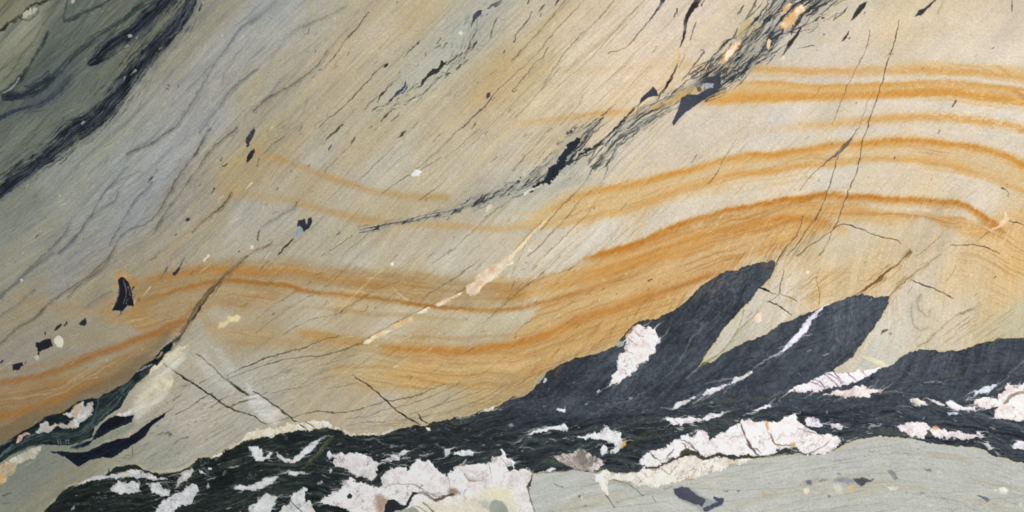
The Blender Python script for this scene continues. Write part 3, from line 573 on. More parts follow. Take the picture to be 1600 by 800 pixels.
# fine crossing streaks of the middle
for o, q in [((400, 400), [(0, 480, 3), (200, 330, 3), (420, 200, 3), (560, 80, 3), (640, 0, 2)]), ((400, 400), [(0, 390, 3), (140, 290, 4), (260, 210, 3)]), ((400, 400), [(170, 490, 4), (330, 400, 4), (480, 370, 5), (600, 300, 4), (760, 210, 3), (900, 160, 3)]),
             ((400, 400), [(460, 400, 3), (500, 370, 6), (540, 340, 5)]), ((400, 400), [(1040, 260, 4), (1140, 200, 6), (1270, 120, 6), (1400, 20, 4)]), ((400, 400), [(1100, 45, 3), (1170, 0, 5), (1220, -40, 4)]),
             ((400, 400), [(1390, 430, 4), (1450, 390, 5), (1600, 260, 4), (1700, 180, 3)]), ((400, 400), [(650, 345, 4), (680, 342, 9), (700, 315, 8)]), ((400, 400), [(1280, 620, 3), (1350, 580, 5), (1370, 570, 5)]),
             ((400, 200), [(140, 790, 5), (220, 700, 10), (250, 680, 6)]), ((400, 200), [(40, 765, 5), (80, 725, 8), (110, 700, 3)]), ((400, 200), [(410, 800, 4), (520, 730, 5), (600, 670, 4)]), ((400, 200), [(540, 800, 3), (620, 730, 4), (700, 660, 4)]),
             ((400, 200), [(430, 270, 4), (500, 200, 7), (580, 120, 4), (620, 60, 8)]), ((400, 200), [(620, 340, 3), (700, 270, 4), (860, 120, 4)]), ((400, 200), [(790, 410, 4), (870, 350, 5), (960, 290, 6), (1060, 210, 4), (1150, 130, 5), (1290, -10, 5)]),
             ((400, 200), [(1030, 260, 4), (1100, 220, 5), (1160, 180, 5)]), ((400, 200), [(1020, 450, 6), (1060, 425, 8), (1130, 370, 5), (1200, 310, 3)]), ((400, 200), [(1200, 790, 4), (1330, 670, 5), (1450, 550, 4), (1600, 440, 3)]),
             ((400, 200), [(1180, 190, 3), (1300, 90, 4), (1400, 0, 4)]), ((400, 200), [(1470, 212, 5), (1485, 200, 9), (1505, 182, 3)]), ((400, 200), [(50, 160, 4), (100, 105, 8), (180, 50, 3)]),
             ((800, 200), [(0, 270, 4), (30, 235, 8), (110, 150, 5), (200, 50, 3)]), ((800, 200), [(200, 800, 4), (330, 680, 4), (450, 560, 3), (520, 470, 4)]), ((800, 200), [(100, 800, 6), (180, 730, 6), (260, 640, 5), (340, 560, 5), (420, 460, 5), (500, 390, 4)]),
             ((800, 200), [(180, 640, 6), (300, 500, 6), (400, 400, 6), (460, 330, 5), (500, 260, 5), (520, 230, 4)]), ((800, 400), [(10, 250, 6), (60, 200, 6), (140, 150, 7), (220, 80, 6), (300, 0, 5)]), ((800, 400), [(20, 490, 4), (90, 420, 4), (190, 350, 4)]),
             ((800, 0), [(0, 380, 5), (120, 250, 6), (240, 120, 5), (330, 0, 4)]), ((800, 0), [(0, 480, 6), (150, 340, 6), (270, 190, 6), (350, 110, 6), (450, 0, 4)]), ((800, 0), [(180, 560, 4), (300, 370, 5), (420, 230, 6), (540, 120, 4), (640, 0, 4)]),
             ((800, 0), [(280, 540, 3), (420, 430, 3), (560, 290, 4), (700, 130, 4), (830, 0, 3)]), ((800, 0), [(20, 740, 3), (160, 590, 4), (300, 420, 4)]), ((800, 0), [(300, 780, 3), (400, 680, 3), (440, 610, 3)]),
             ((800, 200), [(1230, 350, 8), (1280, 280, 7), (1320, 200, 6), (1400, 70, 3)]), ((800, 200), [(1120, 215, 6), (1160, 165, 4)]), ((800, 0), [(880, 330, 6), (905, 290, 4)]), ((800, 0), [(0, 575, 8), (20, 575, 8), (30, 555, 5)])]:
    line(T(o[0], o[1], q), (98, 80, 54), .68, soft=.9, rough=1.2)
# short dark dashes
for o, q in [(M2, [(925, 360, 4), (960, 320, 9), (1025, 258, 4)]), (M2, [(760, 640, 5), (790, 590, 14), (850, 525, 5)]), (M2, [(675, 685, 5), (710, 650, 8), (755, 605, 4)]), (M2, [(780, 760, 4), (815, 715, 18), (845, 697, 6)]), (M2, [(1170, 305, 5), (1195, 268, 11)]),
             (M2, [(1465, 240, 3), (1480, 170, 9), (1520, 105, 5)]), (M2, [(520, 800, 8), (540, 780, 8)]), (M2, [(1350, 800, 8), (1370, 770, 8)]), (M2, [(570, 350, 5), (582, 325, 6)]), (M2, [(885, 475, 4), (900, 450, 7)]), (M2, [(320, 215, 4), (332, 180, 7)]),
             ((400, 200), [(435, 80, 6), (470, 40, 12), (520, 5, 12)]), ((400, 200), [(885, 65, 4), (910, 42, 18), (940, 15, 6)]), ((400, 200), [(455, 140, 6), (470, 110, 10)]), ((400, 200), [(595, 95, 10), (620, 62, 10)]), ((400, 200), [(5, 240, 8), (20, 190, 8)]),
             ((400, 200), [(505, 670, 8), (525, 650, 14)]), ((400, 200), [(10, 700, 8), (18, 660, 18), (14, 630, 8)]), ((400, 200), [(320, 245, 6), (328, 232, 8)]), ((400, 200), [(135, 385, 4), (140, 370, 7)]), ((400, 200), [(1200, 570, 8), (1212, 552, 6)]),
             ((800, 0), [(10, 265, 8), (30, 210, 10), (90, 140, 10), (130, 70, 6)]), ((800, 0), [(170, 70, 10), (205, 35, 12)]), ((800, 0), [(175, 105, 6), (188, 85, 8)]), ((800, 0), [(100, 20, 8), (115, -5, 10)]), ((800, 0), [(270, 30, 8), (295, -5, 14)]), ((800, 0), [(1010, 112, 5), (1035, 55, 10)]),
             ((800, 0), [(1115, 245, 7), (1130, 190, 12), (1150, 140, 5)]), ((800, 0), [(1410, 92, 6), (1430, 65, 16), (1448, 35, 5)]), ((800, 0), [(1180, 35, 8), (1200, 0, 10)]), ((800, 0), [(1465, 120, 8), (1500, 60, 18), (1530, -5, 12)]),
             ((1200, 0), [(245, 105, 14), (285, 75, 16), (320, 45, 8)]), ((1200, 0), [(415, 40, 8), (440, 20, 14), (480, 0, 8)]), ((1200, 0), [(415, 130, 6), (430, 100, 8)]), ((1200, 0), [(595, 92, 6), (608, 75, 10)]), ((1200, 0), [(505, 245, 10), (520, 238, 6)]),
             ((1200, 0), [(1398, 308, 6), (1410, 293, 8)]), ((1200, 0), [(355, 215, 9), (359, 212, 8)]), ((1200, 0), [(1525, -20, 5), (1527, 78, 7)]), ((1200, 0), [(140, 215, 6), (160, 150, 10), (225, 75, 8)]), ((1200, 200), [(1060, 28, 8), (1074, 10, 8)]),
             ((1200, 200), [(785, 195, 9), (795, 183, 9)]), ((0, 200), [(930, 340, 6), (945, 320, 12), (957, 305, 6)]), ((0, 200), [(1395, 243, 12), (1418, 226, 12)]), ((0, 200), [(1326, 402, 8), (1335, 375, 10)]), ((0, 200), [(1212, 178, 6), (1235, 145, 10), (1248, 125, 5)]),
             ((0, 200), [(1380, 205, 4), (1386, 185, 6)]), ((0, 200), [(225, 690, 6), (240, 668, 8)]), ((0, 200), [(1098, 668, 12), (1104, 664, 8)]), ((0, 200), [(980, 262, 7), (983, 258, 6)]), ((0, 200), [(525, 700, 8), (528, 690, 6)]), ((0, 200), [(1490, 775, 8), (1495, 765, 6)]),
             ((800, 400), [(855, 155, 12), (875, 150, 12)])]:
    line(T(o[0], o[1], q), (62, 56, 48), .88, soft=.8, rough=1.5, part='dark_sliver', thr=.4, scale=.85)

for q, c in [([(384, 598), (412, 622), (447, 650), (430, 664), (408, 655), (388, 632)], (204, 204, 196)), ([(300, 560), (318, 552), (350, 585), (372, 612), (350, 612), (322, 588)], (182, 180, 166)), ([(330, 540), (350, 548), (372, 580), (360, 590)], (176, 174, 160))]:
    w, d = poly_sdf(q, 1.5, .6, pad=9); mix(w, sstep(-5, 5, d) * (.7 + .5 * fbm(X[w] / 20, Y[w] / 3, 3, 251)), c, .75)
swarm([(215, 730, 60), (330, 668, 90), (430, 610, 80), (560, 560, 60), (640, 540, 40)], 120, 1, (196, 194, 180), 741, (.12, .4), (16, 80), (.7, 1.6))
swarm([(120, 760, 60), (240, 700, 90), (340, 640, 90), (440, 590, 70), (560, 560, 50)], 120, 1, (104, 98, 80), 743, (.2, .5), (16, 90), (.6, 1.1))
POST = [([(900, 600, 60), (1000, 560, 90), (1100, 480, 80), (1190, 420, 30)], 90), ([(1060, 620, 40), (1150, 570, 60), (1280, 520, 80), (1380, 470, 40)], 90), ([(1260, 630, 20), (1400, 590, 60), (1520, 570, 70), (1672, 560, 70)], 80)]
swarm([(440, 690, 14), (560, 668, 16), (680, 655, 20), (780, 628, 26), (850, 580, 30)], 70, 1, (108, 90, 60), 745, (.2, .5), (16, 80), (.6, 1.1))
# ================================================================== 6. the grey stone below, the dark layer and its tongues
g_pts = [(1672, 727), (1600, 724), (1582, 720), (1570, 715), (1550, 712), (1537, 703), (1522, 699), (1500, 697), (1475, 695), (1450, 692), (1432, 687), (1415, 684), (1390, 682), (1375, 681), (1360, 684), (1340, 687), (1320, 692), (1310, 700), (1295, 707), (1280, 711),
         (1260, 711), (1240, 708), (1200, 713), (1180, 716), (1100, 740), (1040, 758), (990, 756), (950, 752), (930, 738), (900, 733), (880, 736), (850, 737), (834, 738), (828, 745), (826, 760), (830, 780), (838, 800), (842, 870), (1690, 870)]
w, d = poly_sdf(g_pts, .8, .3)
m = sstep(-.8, .8, d)
gb = np.interp(xs, [800, 900, 1000, 1100, 1200, 1300, 1380, 1500, 1600, 1680], [800, 760, 740, 745, 715, 703, 690, 705, 735, 750])[None, :]
vg = (Y - gb)[w]; gv = fbm(X[w] / 130, (vg + 2 * BY[w]) / 5, 4, 301, .6)
gc = C3((188, 190, 183))[None, None] * (1 + .07 * gv + .035 * fbm(X[w] / 40, vg / 2, 3, 305))[..., None]
gc = gc * .8 + COL[w] * .2
tt = sstep(.1, .6, fbm(X[w] / 150, vg / 12, 3, 309))[..., None] * .35; gc = gc * (1 - tt) + C3((176, 166, 138)) * tt
mix(w, m, gc.astype(np.float32)); PG = new_part('grey_stone', 0, 'smooth grey-green stone layer along the lower right edge'); ID[w][m > .5] = PG
PARTS[PG]['parent'] = None
for k in range(150):
    x = rg.uniform(840, 1660); y = np.interp(x, xs, gb[0]) + rg.uniform(0, 110); L = rg.uniform(10, 60)
    if y > 860: continue
    sl = rg.normal(.05 if x > 1380 else -.12, .08)
    line([(x - L, y - sl * L, .2), (x, y + rg.normal(0, 1), rg.uniform(.6, 1.3)), (x + L, y + sl * L, .2)], (118, 118, 100) if k % 3 else (196, 196, 182), rg.uniform(.2, .5), soft=1, rough=.7)

gz = sstep(-1, 4, d); ra = np.abs(fbm(X[w] / 40, vg / 9, 4, 311, .65))
mix(w, (1 - sstep(0, .05, ra)) * gz * sstep(.45, .7, vnoise(X[w] / 50, vg / 20, 313)), (212, 212, 202), .55)
mix(w, sstep(.35, .7, fbm(X[w] / 9, vg / 5, 3, 315, .65)) * gz * sstep(.5, .75, vnoise(X[w] / 70, vg / 22, 317)), (208, 208, 196), .55)
mix(w, (1 - sstep(0, .04, np.abs(fbm(X[w] / 60, vg / 8, 4, 319, .65)))) * gz * sstep(.5, .7, vnoise(X[w] / 60, vg / 24, 320)), (122, 122, 108), .5)
dark_pts = ([(52, 870)] + T(0, 600, [(275, 800), (345, 720), (400, 665), (440, 640), (520, 620), (585, 590), (650, 572), (675, 555), (720, 520), (800, 505), (860, 508), (900, 540), (960, 558), (1000, 560), (1050, 552), (1130, 540), (1180, 505), (1220, 480), (1240, 458), (1310, 462), (1380, 430), (1440, 398), (1480, 375), (1530, 350), (1600, 335)])
    + T(400, 600, [(100, 322), (200, 302), (290, 290), (350, 282), (430, 277), (500, 287), (560, 312), (640, 322), (720, 319), (800, 314), (850, 297), (900, 278), (1000, 262), (1060, 268), (1090, 247), (1180, 226), (1250, 212), (1340, 196), (1420, 162), (1490, 150), (1520, 136), (1560, 110), (1600, 85)])
    + T(800, 600, [(80, 80), (130, 40), (155, 0)]) + T(800, 400, [(190, 770), (215, 730), (240, 712), (340, 660), (400, 637), (500, 620), (560, 600), (640, 562), (700, 497), (740, 452), (770, 422), (850, 387), (900, 400), (935, 372), (1000, 347), (1080, 292), (1150, 217), (1220, 162), (1280, 122), (1350, 92), (1410, 88), (1440, 66), (1500, 52), (1560, 38), (1600, 40)])
    + T(1200, 400, [(25, 28), (45, 40), (45, 80), (20, 125), (0, 150)]) + T(800, 400, [(1590, 165), (1540, 205), (1490, 272), (1400, 372), (1330, 442), (1270, 532), (1220, 602), (1190, 652), (1165, 690), (1200, 665), (1250, 668), (1290, 632), (1350, 587), (1430, 552), (1500, 522), (1550, 502), (1600, 477)])
    + T(1200, 400, [(80, 422), (160, 396), (250, 351), (340, 321), (420, 286), (520, 251), (590, 236), (640, 252), (700, 258), (757, 250), (748, 300), (730, 332), (710, 390), (650, 462), (600, 532), (560, 592), (530, 632), (470, 672), (410, 712), (420, 740), (560, 725), (690, 702), (745, 692), (780, 672), (830, 632), (880, 602), (950, 587), (1020, 586), (1080, 596), (1150, 592), (1230, 582), (1290, 556), (1380, 536), (1450, 516), (1530, 516), (1600, 511), (1690, 500)])
    + [(1690, 740), (1600, 724), (1582, 720), (1570, 715), (1550, 712), (1537, 703), (1522, 699), (1500, 697), (1475, 695), (1450, 692), (1432, 687), (1415, 684), (1390, 682), (1375, 681), (1360, 684), (1340, 687), (1320, 692), (1310, 700), (1295, 707), (1280, 711), (1260, 711), (1240, 708), (1200, 713),
       (1180, 716), (1060, 728), (1020, 732), (990, 738), (960, 738), (945, 735), (930, 739), (920, 738), (900, 734), (880, 736), (850, 737), (832, 738), (830, 760), (700, 800), (640, 830), (600, 870)])
w, d = poly_sdf(dark_pts, 1.25, .3)
d = d + 1.4 * fbm(U[w] / 14, V[w] / 3, 3, 355, .65)
m = sstep(-.7, .7, d)
# foliation inside the dark layer
yb = np.interp(xs, [-80, 60, 300, 420, 560, 700, 850, 1000, 1150, 1300, 1450, 1680], [860, 800, 760, 720, 720, 700, 665, 650, 640, 640, 640, 680])[None, :]
vd = (Y - yb)[w] + 4 * BY[w]
up = sstep(20, -60, (Y - yb)[w])                         # tongues follow the slanting lineation
up = sstep(820, 900, X[w]) * up
f1 = fbm(X[w] / 60 + BX[w] / 6, vd / 5.5, 4, 321, .62) * (1 - up) + fbm(U[w] / 60, (V[w] + BX[w]) / 6, 4, 323, .62) * up
f2 = fbm(X[w] / 22, vd / 2.2, 3, 327, .6) * (1 - up) + fbm(U[w] / 26, V[w] / 2.4, 3, 329, .6) * up
swirl = fbm(X[w] / 30 + f1 * 1.5, Y[w] / 22, 4, 331, .6)
sel = sstep(860, 760, X[w])
f1 = f1 * (1 - .5 * sel) + swirl * .5 * sel
bx_ = sstep(0, 1, np.clip((X[w] - 150) / 1300, 0, 1))[..., None]  # sky reflection painted in: dark stone turns lighter and bluer to the right
lo = C3((38, 43, 42)) * (1 - bx_) + C3((62, 68, 76)) * bx_
blue = C3((56, 62, 68)) * (1 - bx_) + C3((71, 77, 86)) * bx_
gr = C3((76, 84, 70))
ub = (sstep(690, 900, X[w]) * sstep(14, -34, (Y - yb)[w] + 9 * fbm(X[w] / 60, Y[w] / 20, 2, 335)))[..., None]
dc = lo * (1 - ub) + blue * ub
f3 = fbm(X[w] / 5, vd / 1.4, 2, 339)
dc = dc * (1 + (.36 * f1 + .24 * f2 + .12 * f3)[..., None] * (1.2 - .62 * ub))
gm = (sstep(.0, .5, f1 * .8 + f2 * .5) * (1 - .8 * ub[..., 0]))[..., None] * .55
dc = dc * (1 - gm) + gr * gm
wh = ((1 - sstep(0, .05, np.abs(f1 + .12))) * sstep(.45, .75, vnoise(X[w] / 26, vd / 9, 337)) * (1 - .75 * ub[..., 0]))[..., None] * .5
dc = dc * (1 - wh) + C3((132, 142, 138)) * wh
shv = fbm(X[w] / 17 + f1, vd / 4.5, 4, 343, .6)
sh = (sstep(.42, .56, shv) * (1 - ub[..., 0]) * sstep(-45, -8, (Y - yb)[w]) * sstep(.35, .6, vnoise(X[w] / 60, Y[w] / 24, 345)))[..., None] * .8
dc = dc * (1 - sh) + C3((176, 176, 174)) * (.8 + .2 * bx_) * sh
fl = (sstep(.55, .75, vnoise(U[w] / 5, V[w] / 1.4, 347)) * sstep(.55, .8, vnoise(X[w] / 40, Y[w] / 40, 349)))[..., None] * .3 * ub
dc = dc * (1 - fl) + C3((118, 124, 130)) * fl
dc = dc * (1 + .22 * fbm(X[w] / 70, Y[w] / 40, 4, 351, .6) * ub[..., 0] + .12 * fbm(X[w] / 4, Y[w] / 4, 2, 352))[..., None]
rimm = (1 - sstep(0, 2.5, np.abs(d)))[..., None] * .28
dc = dc * (1 - rimm) + C3((44, 42, 28)) * rimm
mix(w, m, np.clip(dc, 0, 1).astype(np.float32))
PD = new_part('dark_stone', None, 'blue-black stone layer with tongues pointing up to the right'); ID[w][m > .5] = PD
HT[w] += -.15 * m
# yellowish rim above the dark layer
ring = (sstep(-4.5, -1.2, d) * (1 - sstep(-1.2, .3, d))) * sstep(.35, .7, vnoise(X[w] / 14, Y[w] / 9, 341))
mix(w, ring, (190, 178, 132), .55)

# tongues: faint pale filaments
for o, q, c, a in [((800, 400), [(920, 800, 5), (1000, 720, 8), (1060, 640, 10), (1100, 560, 8), (1120, 510, 14), (1170, 470, 14), (1220, 410, 6)], (112, 122, 118), .7), ((800, 400), [(1080, 420, 10), (1130, 405, 8), (1190, 430, 10)], (104, 116, 108), .6),
                   ((800, 400), [(1090, 770, 10), (1130, 725, 14), (1170, 690, 10)], (140, 146, 150), .75), ((800, 400), [(930, 520, 5), (960, 480, 8), (985, 445, 6)], (146, 152, 156), .6), ((800, 400), [(1210, 800, 6), (1290, 780, 8), (1380, 760, 6)], (150, 152, 150), .7),
                   ((800, 600), [(500, 195, 5), (640, 130, 6), (760, 95, 10), (830, 50, 8), (920, -5, 6)], (104, 110, 116), .75), ((800, 600), [(1460, 10, 6), (1475, 60, 6), (1485, 95, 5)], (120, 124, 130), .6), ((800, 600), [(70, 395, 6), (110, 398, 6), (145, 412, 4)], (160, 162, 164), .7),
                   ((1200, 400), [(1500, 745, 4), (1540, 710, 8), (1600, 655, 10), (1660, 620, 8)], (128, 138, 148), .7), ((1200, 400), [(870, 725, 4), (930, 745, 4)], (140, 148, 156), .6), ((1200, 600), [(560, 40, 6), (700, 60, 8), (800, 45, 12), (860, 60, 8), (920, 70, 5)], (128, 130, 124), .6),
                   ((1200, 400), [(980, 790, 10), (1040, 782, 12), (1100, 798, 6)], (168, 172, 164), .6), ((1200, 400), [(1100, 740, 30), (1180, 760, 30), (1260, 800, 20)], (84, 92, 84), .5), ((1200, 600), [(1300, 180, 6), (1380, 205, 8), (1480, 240, 8), (1560, 260, 6), (1600, 300, 5)], (120, 140, 138), .55),
                   ((1200, 600), [(0, 100, 14), (60, 60, 12), (130, 40, 8)], (116, 120, 112), .6), ((1200, 600), [(0, 130, 8), (50, 90, 8)], (190, 192, 180), .7), ((400, 600), [(680, 350, 8), (740, 340, 10), (790, 370, 8), (860, 378, 6)], (118, 128, 112), .6),
                   ((400, 600), [(470, 340, 20), (420, 400, 24), (380, 450, 24), (300, 520, 18)], (82, 88, 62), .6), ((400, 600), [(440, 360, 8), (380, 440, 10), (330, 480, 8)], (118, 122, 92), .5), ((400, 600), [(1130, 380, 5), (1170, 405, 8)], (150, 156, 156), .6),
                   ((400, 600), [(1260, 215, 8), (1310, 210, 10), (1360, 198, 14)], (190, 192, 186), .75), ((800, 600), [(1130, 130, 30), (1250, 120, 20), (1400, 100, 26), (1600, 90, 20)], (84, 92, 80), .55), ((800, 600), [(730, 400, 20), (800, 330, 26), (900, 290, 20)], (78, 86, 62), .45),
                   ((800, 600), [(540, 195, 3), (548, 200, 6)], (190, 190, 190), .6)]:
    line(T(o[0], o[1], q), c, a, soft=1.3, rough=1.6, brk=.12)
for _ in range(170):
    x = rg.uniform(120, 1600); y = np.interp(x, xs, yb[0]) + rg.normal(0, 40)
    if 0 <= int(y - Y0) < H and ID[int(y - Y0), int(x - X0)] == PD:
        r_ = rg.exponential(.9) + .7
        line([(x, y, r_), (x + rg.uniform(0, 5), y - rg.uniform(0, 1.5), r_ * .7)], (180, 184, 182) if rg.rand() > .3 else (22, 24, 26), rg.uniform(.3, .8), soft=.8, rough=1)

keep = COL.copy(); kid = ID.copy()
for pth, n in POST:
    swarm(pth, n, 1, (50, 54, 60), n, (.2, .6), (20, 90), (.8, 2.4)); swarm(pth, n // 2, 1, (104, 112, 118), n + 1, (.15, .5), (14, 70), (.6, 1.3))
out = (kid != PD)[..., None]; COL[:] = np.where(out, keep, COL)
# dark bodies at the lower left
PV = new_part('dark_stone', None, 'black stone wedge below the rust at the lower left')
def dbody(pts, k, c=(34, 42, 44), gl=(52, 66, 62)):
    w, d = poly_sdf(pts, 1.0, .3)
    m = sstep(-.7, .7, d)
    f = fbm((X[w] * .9 - Y[w] * .43) / 40, (X[w] * .43 + Y[w] * .9) / 4, 4, 351, .6)
    f = f + .5 * fbm(X[w] / 6, Y[w] / 4, 3, 353, .6)
    c_ = C3(c) * (1 + .34 * f[..., None]); g = sstep(.0, .7, f)[..., None] * .55; c_ = c_ * (1 - g) + C3(gl) * g
    mix(w, m, np.clip(c_, 0, 1).astype(np.float32)); ID[w][m > .5] = k
    return w, m
line(T(0, 400, [(1060, 570, 20), (1100, 520, 26), (1150, 460, 20), (1200, 400, 12), (1250, 330, 6)]), (88, 84, 64), .75, soft=1.4, rough=2.5, brk=.1)
swarm(T(0, 400, [(900, 740, 20), (1000, 620, 26), (1070, 560, 26), (1130, 490, 26), (1200, 400, 20), (1300, 250, 16), (1380, 150, 12)]), 60, 1, (52, 52, 44), 761, (.5, .95), (8, 36), (.7, 2.2))
w, d = poly_sdf([(205, 640), (222, 612), (248, 585), (262, 560), (292, 540), (288, 558), (268, 590), (262, 618), (235, 640), (215, 660)], 1.5, .6, pad=9); mix(w, sstep(-6, 6, d) * (.7 + .6 * fbm(U[w] / 30, V[w] / 3, 3, 252)), (206, 200, 184), .85)
dbody([(-72, 730)] + T(0, 600, [(-40, 410), (0, 385), (60, 345), (130, 300), (200, 265), (240, 240), (280, 200), (350, 187), (400, 180), (440, 140), (490, 110), (560, 92), (620, 85), (660, 60), (740, 20), (780, 0)])
      + T(0, 400, [(800, 785), (850, 730), (900, 680), (960, 645), (1000, 590), (1040, 560), (1070, 540), (1085, 545), (1060, 590), (1035, 610), (1020, 650), (980, 690), (940, 720), (900, 765), (860, 795)])
      + T(0, 600, [(810, 50), (780, 100), (750, 150), (700, 180), (640, 225), (590, 270), (575, 330), (500, 362), (430, 384), (350, 380), (270, 376), (200, 386), (140, 410), (80, 440), (0, 490), (-200, 580)]), PV)
swarm(T(0, 600, [(0, 470, 50), (150, 380, 60), (300, 330, 70), (450, 340, 60), (560, 280, 70), (650, 170, 60), (760, 60, 50), (830, -20, 30)]), 120, 1, (84, 100, 96), 763, (.2, .6), (10, 60), (.6, 1.6))
wv, mv = dbody(T(0, 600, [(570, 350), (600, 290), (650, 235), (720, 196), (780, 206), (840, 195), (822, 240), (760, 270), (700, 292), (620, 335), (580, 352), (560, 380), (480, 405), (430, 398), (500, 365)]), new_part('dark_lens', 0, 'black lens with a ragged right end, above the long one'), (30, 34, 44), (40, 46, 56))
dbody(T(0, 600, [(310, 425), (400, 420), (500, 427), (560, 415), (640, 375), (740, 345), (800, 335), (850, 300), (900, 265), (960, 220), (1020, 190), (1037, 178), (1030, 202), (960, 252), (932, 282), (910, 322), (860, 362), (800, 402), (750, 430), (700, 460), (640, 458), (560, 472), (520, 502), (495, 520), (450, 490), (400, 450), (350, 435)]), new_part('dark_lens', 0, 'long black lens tapering up to the right, lower left'), (30, 34, 44), (38, 44, 56))
line(T(0, 600, [(1030, 185, 6), (1060, 165, 5), (1090, 140, 3)]), (90, 86, 70), .7)
line(T(0, 600, [(760, 460, 3), (820, 460, 5), (828, 420, 5), (830, 380, 3)]), (64, 70, 62), .8)
line(T(0, 600, [(300, 400, 14), (430, 402, 18), (520, 400, 16), (600, 365, 24), (700, 320, 34), (800, 280, 34), (830, 250, 16)]), (122, 132, 112), .8, soft=1.4, brk=.1)
line(T(0, 600, [(430, 388, 8), (500, 375, 10), (570, 340, 10)]), (120, 134, 124), .8)
for q in ([(-40, 410, 10), (40, 365, 12), (90, 345, 6)], [(-20, 470, 12), (60, 400, 14), (100, 370, 6)], [(140, 365, 8), (200, 320, 10), (240, 300, 6)], [(580, 270, 8), (650, 190, 8), (720, 140, 6), (770, 60, 5)], [(610, 90, 6), (600, 170, 5), (570, 260, 5)], [(560, 380, 4), (600, 300, 4)]):
    line(T(0, 600, q), (104, 122, 118), .65, soft=1.1, rough=1.4, brk=.2)
for x in (360, 374, 430, 410):
    line(T(0, 600, [(x, 348, 5), (x + 3, 370, 5)]), (150, 160, 164), .7)
line(T(0, 400, [(860, 725, 14), (900, 700, 12), (945, 680, 8)]), (140, 146, 150), .8, rough=2, part='quartz_chip', parent=PV, label='ragged grey-white chip at the neck of the black wedge')
line(T(0, 400, [(975, 640, 20), (1000, 620, 16), (1012, 605, 8)]), (160, 148, 120), .85, rough=2, part='quartz_chip', parent=PV, label='small buff chip at the neck of the black wedge')
patch([(170, 731)] + T(0, 600, [(675, 557), (720, 522), (800, 506), (860, 509), (900, 545), (860, 548), (800, 535), (740, 556), (690, 568)]), (44, 48, 44), part='dark_lens', label='thin dark cap over the white strip, lower left')
line(T(0, 600, [(1000, 560, 12), (1050, 545, 24), (1130, 535, 24), (1180, 505, 16), (1215, 485, 10)]), (178, 172, 140), .85, soft=1, rough=1.5, part='cream_rim', label='thin cream seam along the dark layer, lower left')
soft((0, 400), [(1700, -80, 8), (1540, 0, 10), (1400, 120, 26), (1300, 230, 26), (1230, 320, 20), (1180, 400, 22), (1130, 470, 20)], (136, 112, 80), .7, 1.6)
soft((0, 400), [(1550, 0, 4), (1390, 140, 5), (1290, 230, 6), (1220, 320, 8), (1170, 420, 6)], (80, 66, 48), .85, .9)

# ================================================================== 7. quartz
QL = 'white quartz patch '
def quartz(o, pts, where, c=(196, 188, 190), parent=None, tint=None, rough=1.5, name='quartz_patch', var=.06, cracks=0.5, rim=None):
    p = T(o[0], o[1], pts) if o else pts
    xm = np.mean([q[0] for q in p])
    g = .86 + .19 * min(1, max(0, (xm - 150) / 1100))  # brighter to the right: uneven light put into the colour, divided out below
    c = tuple(min(250, v * g * 1.03) for v in c)
    par = PD if parent is None else parent
    q_ = np.array([v[:2] for v in p]); sz = math.sqrt(abs(np.dot(q_[:, 0], np.roll(q_[:, 1], 1)) - np.dot(q_[:, 1], np.roll(q_[:, 0], 1))) / 2)
    w, m, d = patch(p, c, rough=rough, soft=.7, rag=min(4.2, sz / 8), part=name, parent=par, label=where, var=var, lift=.35, tint=tint, rim=rim)
    ra = np.abs(fbm(X[w] / 17, Y[w] / 17, 3, 401, .6))
    mix(w, (1 - sstep(0, .045, ra)) * m * sstep(.38, .66, vnoise(X[w] / 24, Y[w] / 24, 403)), (96, 84, 82), cracks * 1.2)
    rb = np.abs(fbm((X[w] + .8 * Y[w]) / 11, (Y[w] - .8 * X[w]) / 34, 3, 405, .6)); mix(w, (1 - sstep(0, .06, rb)) * m * sstep(.45, .7, vnoise(X[w] / 18, Y[w] / 18, 406)), (122, 112, 112), .55)
    mix(w, (1 - sstep(0, 2.2, d)) * m * sstep(.4, .7, vnoise(X[w] / 6, Y[w] / 6, 408)), (104, 102, 100), .6)
    lt = fbm(X[w] / 10, Y[w] / 10, 4, 411, .65)
    mix(w, sstep(.0, .4, lt) * m, (244, 240, 236), .36 + .22 * min(1, max(0, (xm - 400) / 500))); mix(w, sstep(.05, .6, -lt) * m, (166, 156, 154), .34)
    gsp = sstep(.30, .75, fbm(X[w] / 5, Y[w] / 5, 3, 407, .7)) * m * sstep(.45, .7, vnoise(X[w] / 30, Y[w] / 30, 409))
    mix(w, gsp, (130, 124, 122), .45)
    if sz > 9 and par == PD:
        r = np.random.RandomState(int(abs(xm) * 7) % 9999)
        for e_ in range(int(4 + sz / 5)):
            i_ = r.randint(len(q_)); x0_, y0_ = q_[i_]; sl = -.22 if x0_ < 1250 else .02
            if x0_ > 900 and y0_ < 620: sl = -.7
            L_ = r.uniform(5, 20) * (1 if x0_ > q_[:, 0].mean() else -1)
            line([(x0_ - L_ * .2, y0_ - sl * L_ * .2 + r.normal(0, .6), r.uniform(.8, 2.2)), (x0_ + L_, y0_ + sl * L_ + r.normal(0, 1.5), .2)], c, r.uniform(.4, .85), soft=.8, rough=2)
    return w, m, d
a0 = (0, 600); a1 = (400, 600); a2 = (800, 600); a3 = (1200, 600)
WHT = (210, 210, 211); CRM = (216, 204, 178); PNK = (226, 219, 216)
quartz(a0, [(230, 290), (250, 255), (290, 225), (320, 260), (380, 245), (420, 250), (470, 215), (400, 195), (440, 160), (480, 125), (520, 110), (530, 140), (575, 115), (582, 170), (560, 205), (520, 230), (470, 270), (430, 282), (350, 270), (310, 300), (260, 305), (230, 302)], 'branching white quartz with a tan edge inside the black wedge', (196, 192, 184), PV, tint=(200, 168, 122))
